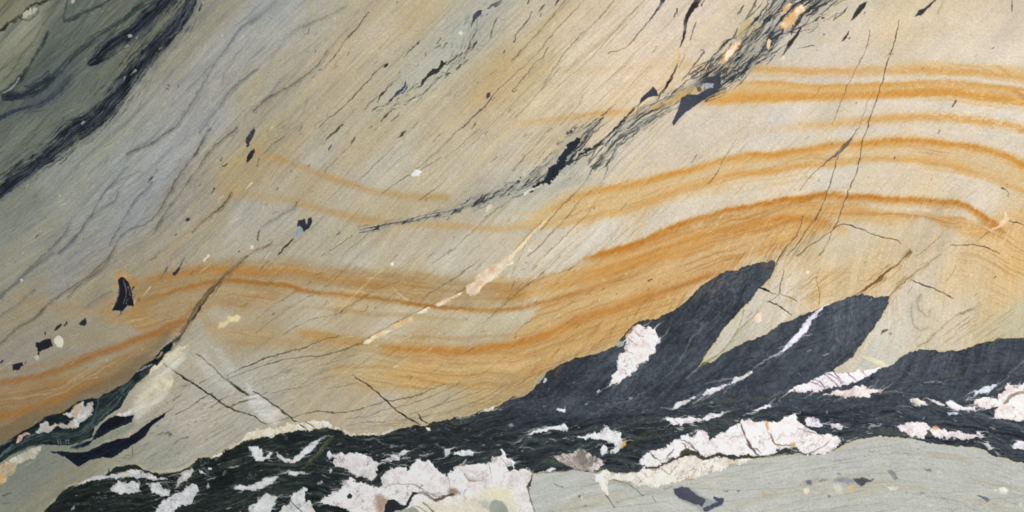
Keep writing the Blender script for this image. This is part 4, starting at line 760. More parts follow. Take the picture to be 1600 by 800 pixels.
quartz(a0, [(95, 360), (120, 325), (170, 303), (190, 310), (150, 342), (110, 365)], 'small salmon sliver in the black wedge', (206, 166, 140), PV)
quartz(a0, [(718, 192), (740, 180), (790, 175), (832, 150), (812, 190), (780, 206), (740, 200)], 'little white fishtail of quartz above the black lens', WHT, PV)
quartz(a0, [(55, 480), (120, 440), (200, 400), (260, 390), (255, 420), (210, 462), (150, 480), (100, 512), (60, 495)], 'long greyish cream patch at the left edge', (200, 194, 172), 0, cracks=.1)
quartz(a0, [(-80, 560), (0, 510), (40, 480), (100, 500), (95, 542), (50, 582), (40, 612), (0, 630), (-80, 660)], 'yellow-stained cream patch touching the left edge', (208, 186, 138), 0, tint=(190, 132, 44), cracks=.3)
quartz(a0, [(430, 640), (500, 615), (580, 580), (640, 568), (690, 568), (740, 558), (800, 533), (870, 538), (950, 570), (990, 580), (1040, 590), (960, 598), (880, 582), (800, 588), (720, 583), (650, 592), (560, 602), (470, 637)], 'thin white strip under the dark cap, lower left', WHT, tint=(206, 184, 150))
quartz(a0, [(690, 650), (722, 625), (740, 603), (800, 612), (880, 605), (865, 645), (880, 672), (820, 682), (750, 687), (705, 670)], 'left of two grey-white lumps below the thin strip', WHT)
quartz(a0, [(900, 625), (960, 618), (1000, 622), (1010, 650), (1050, 658), (1075, 670), (1060, 697), (1000, 697), (950, 682), (940, 650)], 'right of two grey-white lumps below the thin strip', WHT)
quartz(a0, [(1100, 650), (1110, 600), (1140, 560), (1200, 518), (1212, 545), (1180, 592), (1130, 622)], 'slanting grey quartz blade beside the lumps', (190, 188, 182))
quartz(a0, [(945, 830), (990, 770), (1020, 720), (1080, 702), (1150, 660), (1200, 612), (1235, 640), (1245, 665), (1220, 700), (1190, 750), (1110, 757), (1080, 830)], 'ragged blue-white patch reaching the lower edge at the left', WHT, rough=2.4)
quartz(a0, [(1240, 530), (1270, 545), (1292, 562), (1260, 562)], 'tiny white speck right of the blade', WHT)
quartz(a0, [(1300, 518), (1322, 520), (1320, 535), (1302, 532)], 'smallest white speck right of the blade', WHT)
quartz(a0, [(1550, 830), (1560, 765), (1600, 745), (1612, 770), (1600, 830)], 'small white corner piece at the lower edge', WHT)
quartz(a0, [(1285, 640), (1300, 615), (1305, 640), (1290, 660)], 'faint grey dot in the dark swirl', (150, 160, 160))
quartz(a0, [(440, 778), (460, 760), (462, 780), (445, 786)], 'grey dot near the lower left corner of the dark layer', (150, 158, 160))
quartz(None, [(363, 763), (375, 757), (390, 760), (400, 755), (415, 747), (436, 743), (425, 756), (410, 763), (400, 765.5), (380, 767)], 'spindle shaped white quartz, lower left of middle', WHT)
quartz(None, [(388, 698), (400, 698), (410, 701), (412, 708), (407, 717), (415, 713), (420, 705), (424, 706), (421, 716), (410, 722), (400, 719), (393, 711)], 'hooked white quartz beside the curved blade', WHT)
quartz(None, [(325, 715), (350, 704), (370, 691), (385, 677), (400, 672), (415, 671), (435, 666), (457, 661), (464, 659), (476, 672), (450, 675), (425, 681), (400, 685), (385, 689), (365, 700), (345, 711), (325, 718)], 'long cream strip along the dark layer', (226, 212, 184), 0, cracks=.25, tint=(196, 178, 140))
quartz(None, [(467, 661), (477, 656), (492, 656), (507, 658), (521, 662), (532, 672), (515, 669), (500, 669), (484, 672)], 'cream lens at the end of the long strip', (224, 210, 186), 0, cracks=.25)
quartz(a1, [(540, 290), (600, 308), (700, 308), (800, 303), (870, 272), (862, 290), (800, 316), (720, 322), (620, 322), (560, 317)], 'thin cream seam at the middle of the dark edge', (214, 200, 166), 0, cracks=.2)
line(T(400, 600, [(310, 232, 5), (340, 255, 7), (370, 270, 5)]), (70, 58, 44), .85)
quartz(a1, [(130, 430), (170, 458), (220, 472), (265, 450), (300, 400), (360, 365), (412, 333), (385, 372), (355, 415), (300, 458), (240, 495), (170, 487), (135, 460)], 'curved white blade of quartz, left of middle', WHT, tint=(210, 184, 158))
quartz(a1, [(440, 430), (463, 418), (476, 460), (450, 472)], 'small white tooth left of the big pink patch', WHT)
quartz(a1, [(478, 450), (530, 428), (610, 428), (680, 440), (740, 468), (772, 500), (752, 540), (756, 580), (722, 612), (700, 600), (640, 572), (580, 550), (530, 512), (490, 520), (485, 490), (505, 470)], 'rounded pinkish-white patch, left of the great one', (214, 207, 206), rough=1.8)
quartz(a1, [(195, 550), (240, 543), (320, 558), (250, 570), (200, 570)], 'flat white chip in the green swirl', WHT)
quartz(a1, [(378, 622), (412, 598), (414, 612), (396, 624)], 'faint bluish chip in the dark', (150, 160, 170))
quartz(a1, [(455, 540), (470, 520), (472, 545), (458, 560)], 'blue-white shred under the tooth', (170, 176, 184))
quartz(a1, [(-60, 820), (0, 760), (30, 700), (80, 685), (145, 700), (120, 740), (92, 790), (80, 830), (-60, 830)], 'white patch at the lower edge, left of two neighbours', WHT, tint=(190, 186, 150))
quartz(a1, [(208, 700), (260, 670), (322, 640), (312, 690), (302, 742), (330, 722), (352, 760), (380, 830), (125, 830), (170, 770), (205, 745), (220, 720)], 'white patch at the lower edge, right of two neighbours', WHT, tint=(190, 186, 150))
line(T(400, 600, [(200, 700, 8), (230, 750, 8), (290, 800, 8)]), (64, 64, 60), .8)
BIG, BM, BD = quartz(None, T(400, 600, [(408, 740), (430, 710), (500, 668), (540, 650), (545, 602), (590, 588), (640, 612), (700, 622), (740, 652), (792, 630), (780, 592), (800, 560), (830, 538), (890, 528), (960, 532), (1000, 490), (1020, 473), (1060, 482), (1080, 473), (1110, 512), (1140, 547), (1195, 572), (1232, 520),
       (1290, 500), (1370, 512), (1420, 495), (1475, 492), (1480, 460), (1530, 450), (1545, 415), (1580, 465), (1618, 488), (1612, 520), (1645, 540), (1690, 530), (1732, 556), (1720, 600), (1698, 640), (1710, 700), (1730, 760), (1750, 800), (1775, 1040), (640, 1040), (600, 800), (560, 780), (480, 765), (440, 752)]),
       'great pinkish-white quartz mass at the lower edge', PNK, rough=2.0)
PB = len(PARTS) - 1
def blot(o, pts, c, a, s): 
    w, d = poly_sdf(T(o[0], o[1], pts), 1.5, .6, pad=s * 1.5); mix(w, sstep(-s, s, d), c, a)
blot(a1, [(1300, 720), (1500, 640), (1620, 700), (1660, 830), (1000, 830), (1020, 720), (1180, 730)], (208, 200, 176), .75, 12)
blot(a1, [(1420, 650), (1600, 640), (1590, 720), (1440, 720)], (222, 214, 178), .6, 10)
blot(a1, [(740, 690), (800, 690), (830, 730), (800, 800), (770, 830), (740, 740)], (146, 116, 92), .75, 5)
blot(a1, [(1210, 660), (1250, 652), (1268, 690), (1230, 705), (1200, 690)], (134, 108, 88), .85, 3)
blot(a1, [(1300, 560), (1350, 590), (1420, 600), (1330, 610)], (168, 146, 140), .7, 5)
patch(T(400, 600, [(565, 700), (590, 680), (605, 690), (600, 712), (575, 716)]), (46, 48, 50))
patch(T(400, 600, [(790, 830), (822, 725), (860, 718), (905, 750), (935, 752), (955, 715), (975, 675), (1000, 672), (1010, 684), (980, 700), (955, 755), (920, 790), (870, 792), (860, 830)]), (46, 50, 54), rough=1.5, part='dark_inclusion', label='black hook cutting into the great quartz mass', parent=PD)
line(T(400, 600, [(985, 680, 16), (1040, 678, 20), (1070, 690, 22), (1110, 725, 16), (1150, 720, 18), (1185, 705, 12), (1230, 690, 12)]), (72, 66, 58), .85, rough=1.5, part='crack', label='dark wavy seam across the great quartz mass', parent=PD)
line(T(400, 600, [(820, 630, 5), (900, 625, 6), (1000, 635, 7), (1060, 665, 6), (1120, 700, 6), (1180, 700, 5)]), (116, 96, 92), .8)
line(T(400, 600, [(1270, 520, 4), (1300, 560, 6), (1330, 600, 7), (1420, 605, 4)]), (120, 96, 90), .75)
line(T(400, 600, [(1455, 500, 4), (1470, 560, 6), (1475, 620, 5)]), (140, 116, 112), .7)
line(T(400, 600, [(1200, 580, 4), (1208, 630, 5), (1215, 665, 4)]), (140, 116, 112), .6)
line(T(400, 600, [(1530, 460, 4), (1560, 500, 6), (1580, 540, 6)]), (104, 96, 96), .8)
patch(T(400, 600, [(1570, 515), (1600, 505), (1612, 530), (1590, 545), (1568, 530)]), (60, 64, 70))
line(T(400, 600, [(1040, 740, 8), (1080, 770, 12), (1110, 800, 12)]), (96, 88, 76), .8)
line(T(400, 600, [(970, 770, 5), (1010, 765, 6), (1060, 800, 7)]), (120, 112, 96), .7)
patch(T(400, 600, [(1462, 760), (1480, 730), (1520, 728), (1560, 760), (1572, 840), (1465, 840)]), (152, 156, 144), smooth=True, part='grey_inclusion', label='round grey-green pebble in the great quartz mass', parent=PD, soft=1.5)
patch(T(400, 600, [(1395, 735), (1430, 725), (1462, 745), (1465, 790), (1420, 775)]), (172, 174, 156), soft=3, a=.8)
patch(T(400, 600, [(860, 800), (900, 790), (960, 770), (1010, 780), (1050, 840), (860, 840)]), (150, 154, 142), rough=1.5, part='grey_inclusion', label='grey-green flat piece under the black hook', parent=PD)
quartz(a1, [(788, 480), (838, 462), (850, 443), (880, 445), (897, 460), (888, 477), (830, 487)], 'left of two small white chips above the great mass', WHT)
quartz(a1, [(883, 437), (930, 413), (967, 418), (922, 446), (890, 451)], 'right of two small white chips above the great mass', WHT)
quartz(a1, [(1172, 455), (1180, 410), (1205, 405), (1221, 430), (1190, 452)], 'small white triangle above the great mass', WHT)
quartz(a1, [(1233, 440), (1280, 415), (1330, 413), (1361, 425), (1356, 450), (1300, 450)], 'flat white oval above the great mass', WHT)
quartz(a1, [(1390, 185), (1420, 168), (1450, 145), (1492, 143), (1488, 160), (1430, 175)], 'buff chip on the upper edge of the dark layer', (214, 204, 180))
quartz(a1, [(1285, 495), (1310, 470), (1318, 474), (1300, 495)], 'thin white chip touching the great mass', WHT)
quartz(a1, [(1060, 275), (1085, 270), (1090, 285), (1070, 290)], 'tiny buff chip under the middle crack', CRM)
quartz(a2, [(92, 312), (130, 288), (200, 275), (280, 262), (320, 253), (352, 275), (345, 297), (300, 286), (240, 282), (190, 302), (110, 317)], 'slim white splinter, left of the winged patch', WHT)
quartz(a2, [(277, 165), (290, 155), (318, 158), (332, 145), (330, 175), (292, 172)], 'tiny white notch in the blue-black stone', WHT)
quartz(a2, [(395, 330), (450, 332), (510, 310), (560, 305), (578, 262), (592, 265), (622, 292), (680, 305), (690, 350), (716, 358), (690, 395), (650, 442), (610, 422), (655, 385), (620, 365), (560, 350), (500, 337), (440, 342)], 'winged white quartz patch with a yellow tip', WHT, rough=2.2)
blot(a2, [(690, 360), (718, 350), (712, 385), (680, 400)], (196, 160, 92), .9, 2)
quartz(a2, [(553, 402), (575, 378), (597, 405), (590, 432), (560, 452)], 'small white lump below the winged patch', WHT)
quartz(a2, [(272, 455), (320, 433), (380, 430), (410, 408), (460, 420), (500, 450), (560, 475), (572, 500), (542, 540), (500, 552), (440, 532), (380, 532), (310, 492)], 'dirty grey-brown quartz patch at the foot of the dark layer', (182, 170, 160), tint=(104, 96, 90), var=.14, rough=2.2)
quartz(a2, [(205, 545), (240, 522), (275, 525), (265, 540), (225, 548)], 'thin white chip on the grey stone edge', WHT)
quartz(a2, [(-30, 470), (0, 470), (22, 492), (5, 508), (-30, 500)], 'white chip right of the great mass', WHT)
quartz(a2, [(963, 215), (1040, 210), (1110, 208), (1180, 215), (1240, 190), (1312, 181), (1292, 205), (1220, 227), (1150, 232), (1060, 257), (1000, 247)], 'long white blade above the large right patch', WHT)
quartz(a2, [(1003, 147), (1030, 118), (1080, 105), (1120, 95), (1135, 72), (1150, 78), (1120, 105), (1060, 135), (1022, 152)], 'thin white streak under the second tongue', (206, 208, 200))
quartz(a2, [(1193, 60), (1240, 25), (1300, 15), (1330, 0), (1348, 10), (1300, 42), (1240, 62), (1200, 73)], 'white blade at the root of the second tongue', WHT)
quartz(a2, [(525, 52), (545, 35), (548, 45), (535, 57)], 'tiny white dash in the blue-black stone', WHT)
quartz(a2, [(1503, 160), (1550, 148), (1610, 128), (1625, 138), (1560, 160), (1520, 168)], 'small white blade under the lower right tongue', WHT)
quartz(None, T(800, 600, [(808, 470), (840, 433), (920, 408), (970, 388), (1010, 350), (1060, 340), (1055, 322), (1100, 308), (1130, 325), (1170, 297), (1215, 308), (1232, 352), (1272, 340), (1330, 290), (1390, 262), (1440, 235), (1480, 222), (1530, 240), (1590, 232)])
       + T(1200, 600, [(0, 235), (60, 240), (100, 208), (172, 190), (190, 240), (240, 268), (300, 290), (320, 320), (370, 310), (420, 323), (465, 350), (440, 382), (400, 412), (340, 442), (280, 447), (220, 432), (190, 422), (172, 397), (100, 402), (60, 412), (40, 442), (0, 447)])
       + T(800, 600, [(1540, 455), (1500, 450), (1370, 448), (1290, 430), (1220, 458), (1180, 445), (1140, 420), (1090, 410), (1062, 428), (1060, 450), (990, 470), (900, 513), (840, 522), (815, 500)]), 'large ridged pinkish-white quartz body, right of middle', (228, 221, 217), rough=1.8)
for o, q, wd, c in [(a2, [(1425, 245), (1440, 290), (1470, 350), (1500, 400), (1545, 450)], 12, (84, 76, 78)), (a2, [(1050, 345), (1100, 365), (1135, 395), (1160, 420)], 10, (96, 84, 86)), (a2, [(870, 425), (890, 465), (925, 480)], 9, (90, 82, 84)), (a2, [(925, 470), (930, 490)], 9, (90, 82, 84)),
                    (a2, [(1010, 410), (990, 440), (960, 470)], 8, (110, 96, 98)), (a2, [(1100, 310), (1125, 330), (1150, 325)], 6, (110, 100, 104)), (a3, [(190, 280), (250, 295), (310, 315), (350, 330)], 6, (120, 106, 110)), (a3, [(0, 300), (20, 330), (40, 370), (60, 385), (110, 380), (150, 385)], 10, (134, 110, 84)),
                    (a3, [(400, 325), (380, 360), (340, 395), (280, 425), (220, 440)], 7, (110, 98, 84)), (a2, [(1060, 370), (1085, 385), (1090, 410)], 7, (110, 98, 100)), (a2, [(1465, 370), (1495, 395), (1530, 405), (1560, 435)], 7, (104, 92, 92)), (a3, [(180, 240), (215, 250), (230, 280)], 6, (150, 136, 138)), (a2, [(1330, 320), (1380, 330), (1450, 320)], 4, (170, 150, 150))]:
    line(T(o[0], o[1], [(x, y, wd * (1 if 0 < i < len(q) - 1 else .5)) for i, (x, y) in enumerate(q)]), c, .85, rough=1.4)
blot(a2, [(1585, 235), (1604, 235), (1604, 290), (1592, 290)], (196, 140, 84), .8, 2)
blot(a3, [(140, 370), (170, 365), (172, 392), (150, 390)], (186, 164, 84), .8, 2)
quartz(None, T(800, 600, [(500, 562), (545, 560), (580, 535), (620, 560), (700, 555), (780, 550), (815, 523), (840, 535), (900, 535), (925, 512), (990, 482), (1050, 460), (1080, 445), (1140, 445), (1200, 478), (1260, 458), (1340, 452), (1380, 475), (1540, 462), (1480, 482), (1400, 502), (1320, 532), (1200, 570), (1150, 582), (1080, 605), (1000, 617), (920, 642), (850, 642), (770, 642), (720, 612), (650, 602), (606, 602), (600, 640), (596, 692), (580, 682), (550, 640), (520, 592)]),
       'cream and white quartz body with a downward spike, on the grey stone', (226, 218, 204), PG, tint=(214, 198, 164), cracks=.35)
line(T(800, 600, [(840, 525, 12), (900, 518, 10), (980, 488, 10), (1050, 455, 10), (1065, 425, 22), (1100, 418, 34), (1140, 438, 20), (1180, 462, 14), (1225, 465, 14), (1290, 436, 14), (1340, 455, 10), (1400, 460, 12), (1540, 455, 12), (1640, 448, 14), (1760, 435, 10)]), (78, 70, 54), .9, rough=1.2, part='crack', label='dark olive seam between the two right quartz bodies', parent=PD)
line(T(800, 600, [(930, 530, 8), (960, 550, 12), (980, 570, 8), (1000, 540, 8), (1040, 495, 8)]), (112, 106, 82), .7, rough=2.5)
for q in ([(1150, 580, 12), (1220, 610, 16), (1300, 640, 4)], [(1280, 590, 6), (1360, 590, 12), (1430, 615, 4)], [(1130, 590, 10), (1150, 640, 4)]):
    line(T(800, 600, q), (204, 194, 164), .6, soft=2)
quartz(a3, [(228, 225), (260, 207), (300, 213), (330, 250), (347, 265), (290, 274), (250, 264), (230, 240)], 'smooth white oval beside the large right body', (216, 214, 218), cracks=.1)
patch(T(1200, 600, [(188, 200), (230, 195), (222, 240), (235, 262), (300, 280), (322, 312), (300, 300), (240, 275), (195, 240)]), (60, 62, 64))
quartz(a3, [(383, 250), (440, 248), (471, 265), (452, 284), (400, 276)], 'small white diamond right of the oval', (206, 204, 204))
quartz(a3, [(813, 265), (870, 240), (940, 236), (1000, 245), (1012, 270), (1060, 285), (1120, 290), (1180, 300), (1250, 308), (1310, 318), (1322, 298), (1340, 318), (1362, 332), (1280, 337), (1240, 347), (1180, 342), (1100, 332), (1030, 327), (1000, 302), (960, 337), (900, 330), (850, 312), (830, 290)], 'white quartz fish shape with an orange spot', (210, 202, 200), rough=1.8)
blot(a3, [(1025, 270), (1045, 262), (1072, 278), (1050, 290), (1028, 284)], (214, 156, 104), .9, 2)
patch(T(1200, 600, [(985, 290), (1005, 285), (1028, 310), (1025, 335), (1000, 330), (975, 335), (1000, 312)]), (90, 90, 76), rough=2)
quartz(None, [(1234, 612), (1242, 605), (1258, 600), (1265, 598), (1275, 591), (1288, 584), (1305, 582), (1318, 584), (1340, 579), (1360, 576), (1378, 573), (1366, 583), (1350, 590), (1335, 597), (1322, 601), (1300, 606), (1275, 611), (1255, 612.5)], 'white quartz lens with dark stripes between two tongues', (222, 215, 216), cracks=.2)
for q in ([(1275, 591), (1283, 598), (1290, 606)], [(1288, 584), (1298, 593), (1310, 603)], [(1304, 582), (1310, 590), (1318, 598)], [(1325, 583), (1332, 590), (1338, 595)], [(1268, 597), (1277, 600), (1284, 605)], [(1347, 579), (1350, 584), (1353, 588)], [(1292, 584), (1306, 590), (1316, 600)]):
    line([(x, y, 2.2 if i == 1 else 1.4) for i, (x, y) in enumerate(q)], (96, 82, 90), .8, rough=1.2)
quartz(a3, [(353, 60), (430, 47), (500, 42), (540, 20), (590, 3), (622, 32), (700, 30), (717, 40), (660, 55), (620, 62), (642, 77), (600, 87), (540, 82), (470, 77), (400, 70)], 'pinkish frayed quartz lens below the striped one', (212, 198, 190), rough=2)
quartz(a3, [(888, 95), (940, 90), (982, 112), (1002, 127), (940, 127), (900, 118)], 'small cream lens in the right dark stone', (208, 200, 186))
quartz(a3, [(1008, 93), (1060, 108), (1102, 130), (1082, 137), (1030, 117)], 'faint grey lens beside the cream lens', (176, 172, 162))
quartz(a3, [(1108, 110), (1140, 103), (1190, 130), (1240, 145), (1290, 145), (1298, 162), (1240, 168), (1180, 163), (1130, 142)], 'smooth white tongue of quartz near the right edge', (220, 216, 218), cracks=.2)
quartz(a3, [(1283, 100), (1310, 80), (1400, 80), (1430, 100), (1440, 70), (1480, 40), (1500, 3), (1560, 8), (1600, -5), (1700, -20), (1900, -10), (1900, 240), (1700, 240), (1600, 227), (1530, 227), (1480, 217), (1420, 217), (1410, 180), (1440, 142), (1380, 152), (1320, 147), (1290, 127)], 'large pinkish quartz body at the right edge', (224, 214, 208), rough=1.8)
line(T(1200, 600, [(1700, 60, 16), (1600, 52, 18), (1545, 62, 20), (1510, 85, 22), (1495, 110, 20), (1475, 122, 10)]), (134, 128, 116), .9, rough=1, part='crack', label='grey hook shaped seam in the right edge quartz', parent=PD)
quartz(a3, [(1288, 47), (1350, 25), (1420, 3), (1434, 10), (1380, 47), (1300, 62)], 'pale blue-white blade left of the right edge quartz', (196, 204, 208))
quartz(a3, [(1118, 182), (1180, 176), (1212, 190), (1130, 195)], 'small flat white chip below the smooth tongue', (190, 196, 200))
quartz(a3, [(1523, 387), (1560, 355), (1600, 360), (1680, 370), (1680, 410), (1580, 410), (1540, 402)], 'white patch low on the right edge', (208, 210, 214))
quartz(a3, [(1350, 370), (1372, 363), (1414, 402), (1382, 414)], 'small grey-white chip on the grey stone edge at the right', (186, 188, 184))
quartz((800, 400), [(752, 445), (800, 418), (820, 440), (840, 468), (860, 443), (897, 450), (905, 500), (925, 508), (918, 547), (895, 560), (897, 597), (860, 620), (842, 657), (790, 680), (762, 722), (740, 747), (690, 772), (650, 800), (605, 810), (630, 750), (655, 710), (663, 660), (673, 610), (705, 590), (713, 530), (720, 500), (750, 480)], 'white quartz shard standing in the first dark tongue', (226, 216, 210), rough=1.8, tint=(236, 222, 208))
for q in ([(725, 515), (750, 535), (785, 560)], [(700, 590), (730, 600), (755, 612)], [(770, 470), (800, 500), (830, 500)], [(705, 690), (715, 685), (725, 670)]):
    line(T(800, 400, [(x, y, 7) for x, y in q]), (140, 126, 118), .7, rough=1.5)
line(T(800, 400, [(718, 510, 12), (735, 480, 12), (765, 440, 10)]), (200, 150, 96), .7, soft=2)
patch(T(800, 400, [(650, 550), (665, 535), (692, 535), (690, 552), (655, 560)]), (150, 158, 150), part='quartz_chip', parent=PD, label='grey-green chip left of the quartz shard')
patch(T(800, 400, [(195, 785), (205, 760), (218, 765), (215, 780), (200, 792)]), (190, 198, 196), part='quartz_chip', parent=PD, label='tiny white chip at the left end of the tongues')
patch(T(800, 400, [(130, 790), (170, 750), (205, 735), (200, 760), (165, 800)]), (150, 152, 128), a=.8)
line(T(800, 600, [(0, 95, 10), (60, 70, 14), (120, 30, 16), (160, -10, 10)]), (152, 142, 108), .8, rough=1.5)
quartz((1200, 400), [(347, 318), (332, 347), (290, 392), (262, 432), (232, 482), (182, 532), (130, 572), (95, 602), (80, 597), (110, 560), (160, 510), (200, 460), (222, 420), (260, 380), (300, 343)], 'slim white vein crossing the second dark tongue', (212, 214, 222), rough=.8, name='quartz_vein', cracks=.2)
line(T(1200, 400, [(85, 600, 10), (50, 618, 12), (20, 635, 10), (0, 645, 8), (-50, 670, 7), (-90, 700, 6)]), (180, 184, 188), .85, rough=1.5, brk=.08)
quartz((800, 400), [(1373, 792), (1385, 763), (1420, 755), (1480, 725), (1512, 703), (1502, 735), (1450, 762), (1392, 797)], 'short white bar below the slim vein', (206, 208, 206))
for q in ([(245, 592, 6), (268, 585, 8)], [(342, 625, 6), (360, 615, 12), (378, 608, 6)], [(636, 278, 6), (648, 268, 6)], [(210, 500, 4), (270, 492, 5)], [(190, 730, 5), (205, 748, 4)]):
    line(T(1200, 400, q), (180, 186, 190), .7)
patch(T(1200, 400, [(593, 622), (640, 628), (700, 653), (747, 685), (722, 694), (660, 667), (600, 637)]), (218, 218, 176), soft=1.2, part='cream_bar', label='pale yellow bar in the green wedge tip')
patch(T(800, 400, [(1508, 392), (1530, 358), (1562, 362), (1562, 402), (1530, 412)]), (228, 206, 182), smooth=True, soft=1, part='quartz_chip', label='round pinkish spot in the first pale wedge')
line(T(800, 400, [(1170, 685, 10), (1240, 650, 12), (1310, 600, 8), (1380, 520, 6), (1430, 450, 6), (1510, 380, 8), (1540, 340, 4)]), (140, 128, 74), .75, soft=1.2)
line(T(800, 400, [(1360, 540, 4), (1420, 440, 5), (1450, 340, 5)]), (96, 88, 60), .7)
line(T(800, 400, [(1550, 200, 10), (1580, 210, 9), (1610, 218, 6)]), (40, 40, 34), .9)
patch(T(1200, 400, [(706, 490), (712, 468), (740, 453), (752, 460), (720, 480)]), (112, 104, 82), part='dark_sliver', label='brown fleck in the second pale wedge')
patch(T(1200, 400, [(750, 478), (770, 475), (783, 492), (765, 502)]), (150, 144, 118), soft=1.5)
soft((1200, 400), [(900, 300, 14), (888, 350, 16), (905, 420, 14), (950, 460, 12), (1000, 440, 8)], (164, 162, 140), .6, 2.5)
soft((1200, 400), [(950, 240, 16), (925, 300, 18), (960, 350, 14), (1000, 380, 14), (1010, 340, 10)], (162, 158, 134), .6, 3)
soft((1200, 400), [(930, 570, 8), (1010, 520, 6), (1060, 470, 6), (1160, 390, 5), (1240, 350, 5), (1330, 290, 4)], (150, 130, 88), .65, 1.2)
soft((1200, 400), [(1170, 372, 4), (1230, 352, 6), (1290, 325, 4)], (126, 122, 104), .7, 1)
soft((1200, 400), [(1310, 30, 12), (1240, 100, 16), (1150, 170, 14), (1060, 260, 10)], (226, 206, 164), .6, 4)
soft((1200, 400), [(1700, 330, 30), (1600, 430, 26), (1520, 500, 14)], (158, 164, 136), .6, 5)
for k in range(26):
    x = rg.uniform(1480, 1570); y = rg.uniform(490, 535)
    line([(x - 16, y + 11, .3), (x, y, 1.2), (x + 16, y - 12, .3)], (140, 124, 84), .5)
for k in range(40):
    x = rg.uniform(1230, 1320); y = 480 - (x - 1230) * .3 + rg.uniform(-40, 0)
    line([(x - 12, y + 9, .3), (x, y, 1.2), (x + 12, y - 9, .3)], (160, 124, 70), .5)

# ================================================================== 8. cream vein and clasts of the pale stone
PW = (236, 216, 184)
def cr(o, pts, c, label, **k):
    d_ = dict(rough=1.9, rag=2.6, part='quartz_vein', label=label, lift=.3, var=.12, tint=(208, 168, 140), rim=(204, 180, 140)); d_.update(k)
    return patch(T(o[0], o[1], pts), c, **d_)
cr((400, 400), [(1310, 200), (1330, 178), (1370, 150), (1420, 90), (1490, 50), (1540, 20), (1600, -15), (1610, -5), (1590, 40), (1550, 90), (1510, 130), (1450, 165), (1410, 200), (1380, 240), (1345, 258), (1320, 240)], (222, 200, 172), 'widest mottled pink-cream piece of the slanting vein')
cr((400, 400), [(1115, 310), (1125, 295), (1180, 270), (1230, 238), (1285, 220), (1270, 245), (1220, 275), (1160, 310), (1130, 325)], PW, 'second cream piece of the slanting vein, below the widest')
cr((400, 400), [(995, 355), (1020, 335), (1080, 315), (1090, 325), (1060, 350), (1010, 368)], PW, 'third cream piece of the slanting vein', rough=1.1)
cr((400, 400), [(845, 450), (860, 430), (900, 410), (950, 385), (980, 378), (975, 405), (930, 425), (880, 458)], (222, 184, 136), 'fourth tan piece of the slanting vein', rough=1.1)
cr((400, 400), [(668, 548), (690, 520), (740, 490), (790, 470), (855, 448), (850, 465), (800, 490), (750, 520), (700, 548)], PW, 'lowest thin cream piece of the slanting vein', rough=1.1)
line(T(400, 400, [(650, 550, 5), (700, 512, 5), (800, 455, 5), (900, 400, 6), (1000, 350, 6), (1110, 300, 6), (1240, 240, 5), (1310, 200, 12)]), (146, 104, 58), .85)
line(T(800, 200, [(0, 795, 26), (40, 750, 22), (90, 700, 16), (150, 640, 14), (200, 590, 12), (222, 560, 5)]), (234, 208, 164), .95, rough=1.3, part='quartz_vein', label='thin upper end of the slanting cream vein')
line(T(800, 200, [(10, 770, 5), (90, 680, 5), (190, 580, 4)]), (160, 112, 62), .8)
line(T(800, 200, [(105, 770, 14), (125, 765, 8)]), (232, 214, 178), .8, rough=2)
line(T(400, 400, [(1500, 160, 10), (1540, 140, 12)]), (216, 164, 86), .7, soft=2.5)
line(T(400, 400, [(1570, 60, 8), (1600, 40, 12)]), (240, 226, 200), .9)
line(T(400, 400, [(500, 370, 3), (680, 180, 4), (845, 45, 4)]), (214, 192, 150), .7)
line(T(400, 400, [(855, 195, 4), (900, 240, 6), (960, 280, 4)]), (214, 190, 166), .7)
patch(T(400, 400, [(838, 45), (855, 38), (862, 48), (848, 56)]), (216, 212, 200), part='quartz_chip', label='tiny white grain above the brown line')
cr((0, 400), [(1353, 467), (1368, 425), (1400, 402), (1428, 375), (1490, 373), (1502, 390), (1480, 410), (1440, 415), (1400, 442)], (214, 186, 142), 'cream flame shaped patch in the rust, left', part='quartz_chip', tint=None)
cr((0, 400), [(1010, 655), (1035, 620), (1070, 595), (1110, 577), (1172, 562), (1140, 602), (1085, 632), (1045, 668), (1000, 692), (960, 722), (925, 750), (960, 690), (990, 680)], (196, 186, 162), 'cream strip along the neck of the black wedge', part='quartz_chip', tint=None)
cr((0, 600), [(868, 100), (872, 78), (900, 40), (950, 0), (975, -40), (1070, -60), (1080, -10), (1030, 40), (965, 70), (900, 98)], (198, 188, 162), 'cream lens beside the black wedge', part='quartz_chip', tint=None)
soft((0, 400), [(860, 860, 40), (940, 770, 50), (1020, 700, 30)], (182, 176, 154), .7, 4)
line(T(1200, 200, [(1490, 525, 10), (1488, 570, 22), (1465, 595, 34), (1430, 620, 20), (1390, 640, 10)]), (240, 224, 192), .95, rough=1.4, part='quartz_chip', label='white splinter near the right edge')
patch(T(1200, 400, [(235, 102), (250, 92), (262, 100), (250, 112)]), (230, 214, 190))
DK = (44, 48, 56)
def clast(o, pts, label, c=DK, name='dark_clast', **k):
    d_ = dict(rough=.7, part=name, label=label, var=.07, lift=-.25); d_.update(k)
    return patch(T(o[0], o[1], pts), c, **d_)
clast((400, 200), [(265, 575), (308, 570), (312, 600), (290, 630), (262, 628), (258, 600)], 'square black clast of the pair, centre left', (52, 56, 62))
clast((400, 200), [(318, 600), (328, 565), (350, 556), (353, 590), (332, 627), (298, 652), (288, 612)], 'oval black clast of the pair, centre left', (50, 54, 60))
clast((400, 200), [(245, 640), (272, 612), (288, 622), (297, 657), (270, 682), (228, 690), (236, 655)], 'pale blue-grey clast under the black pair', (142, 148, 150), name='grey_clast')
line(T(400, 200, [(135, 795, 4), (190, 735, 12), (235, 690, 10)]), (48, 42, 34), .9, part='crack', label='black crack trailing from the black pair')
line(T(400, 200, [(235, 695, 10), (240, 688, 8)]), (206, 150, 60), .8, soft=1.5)
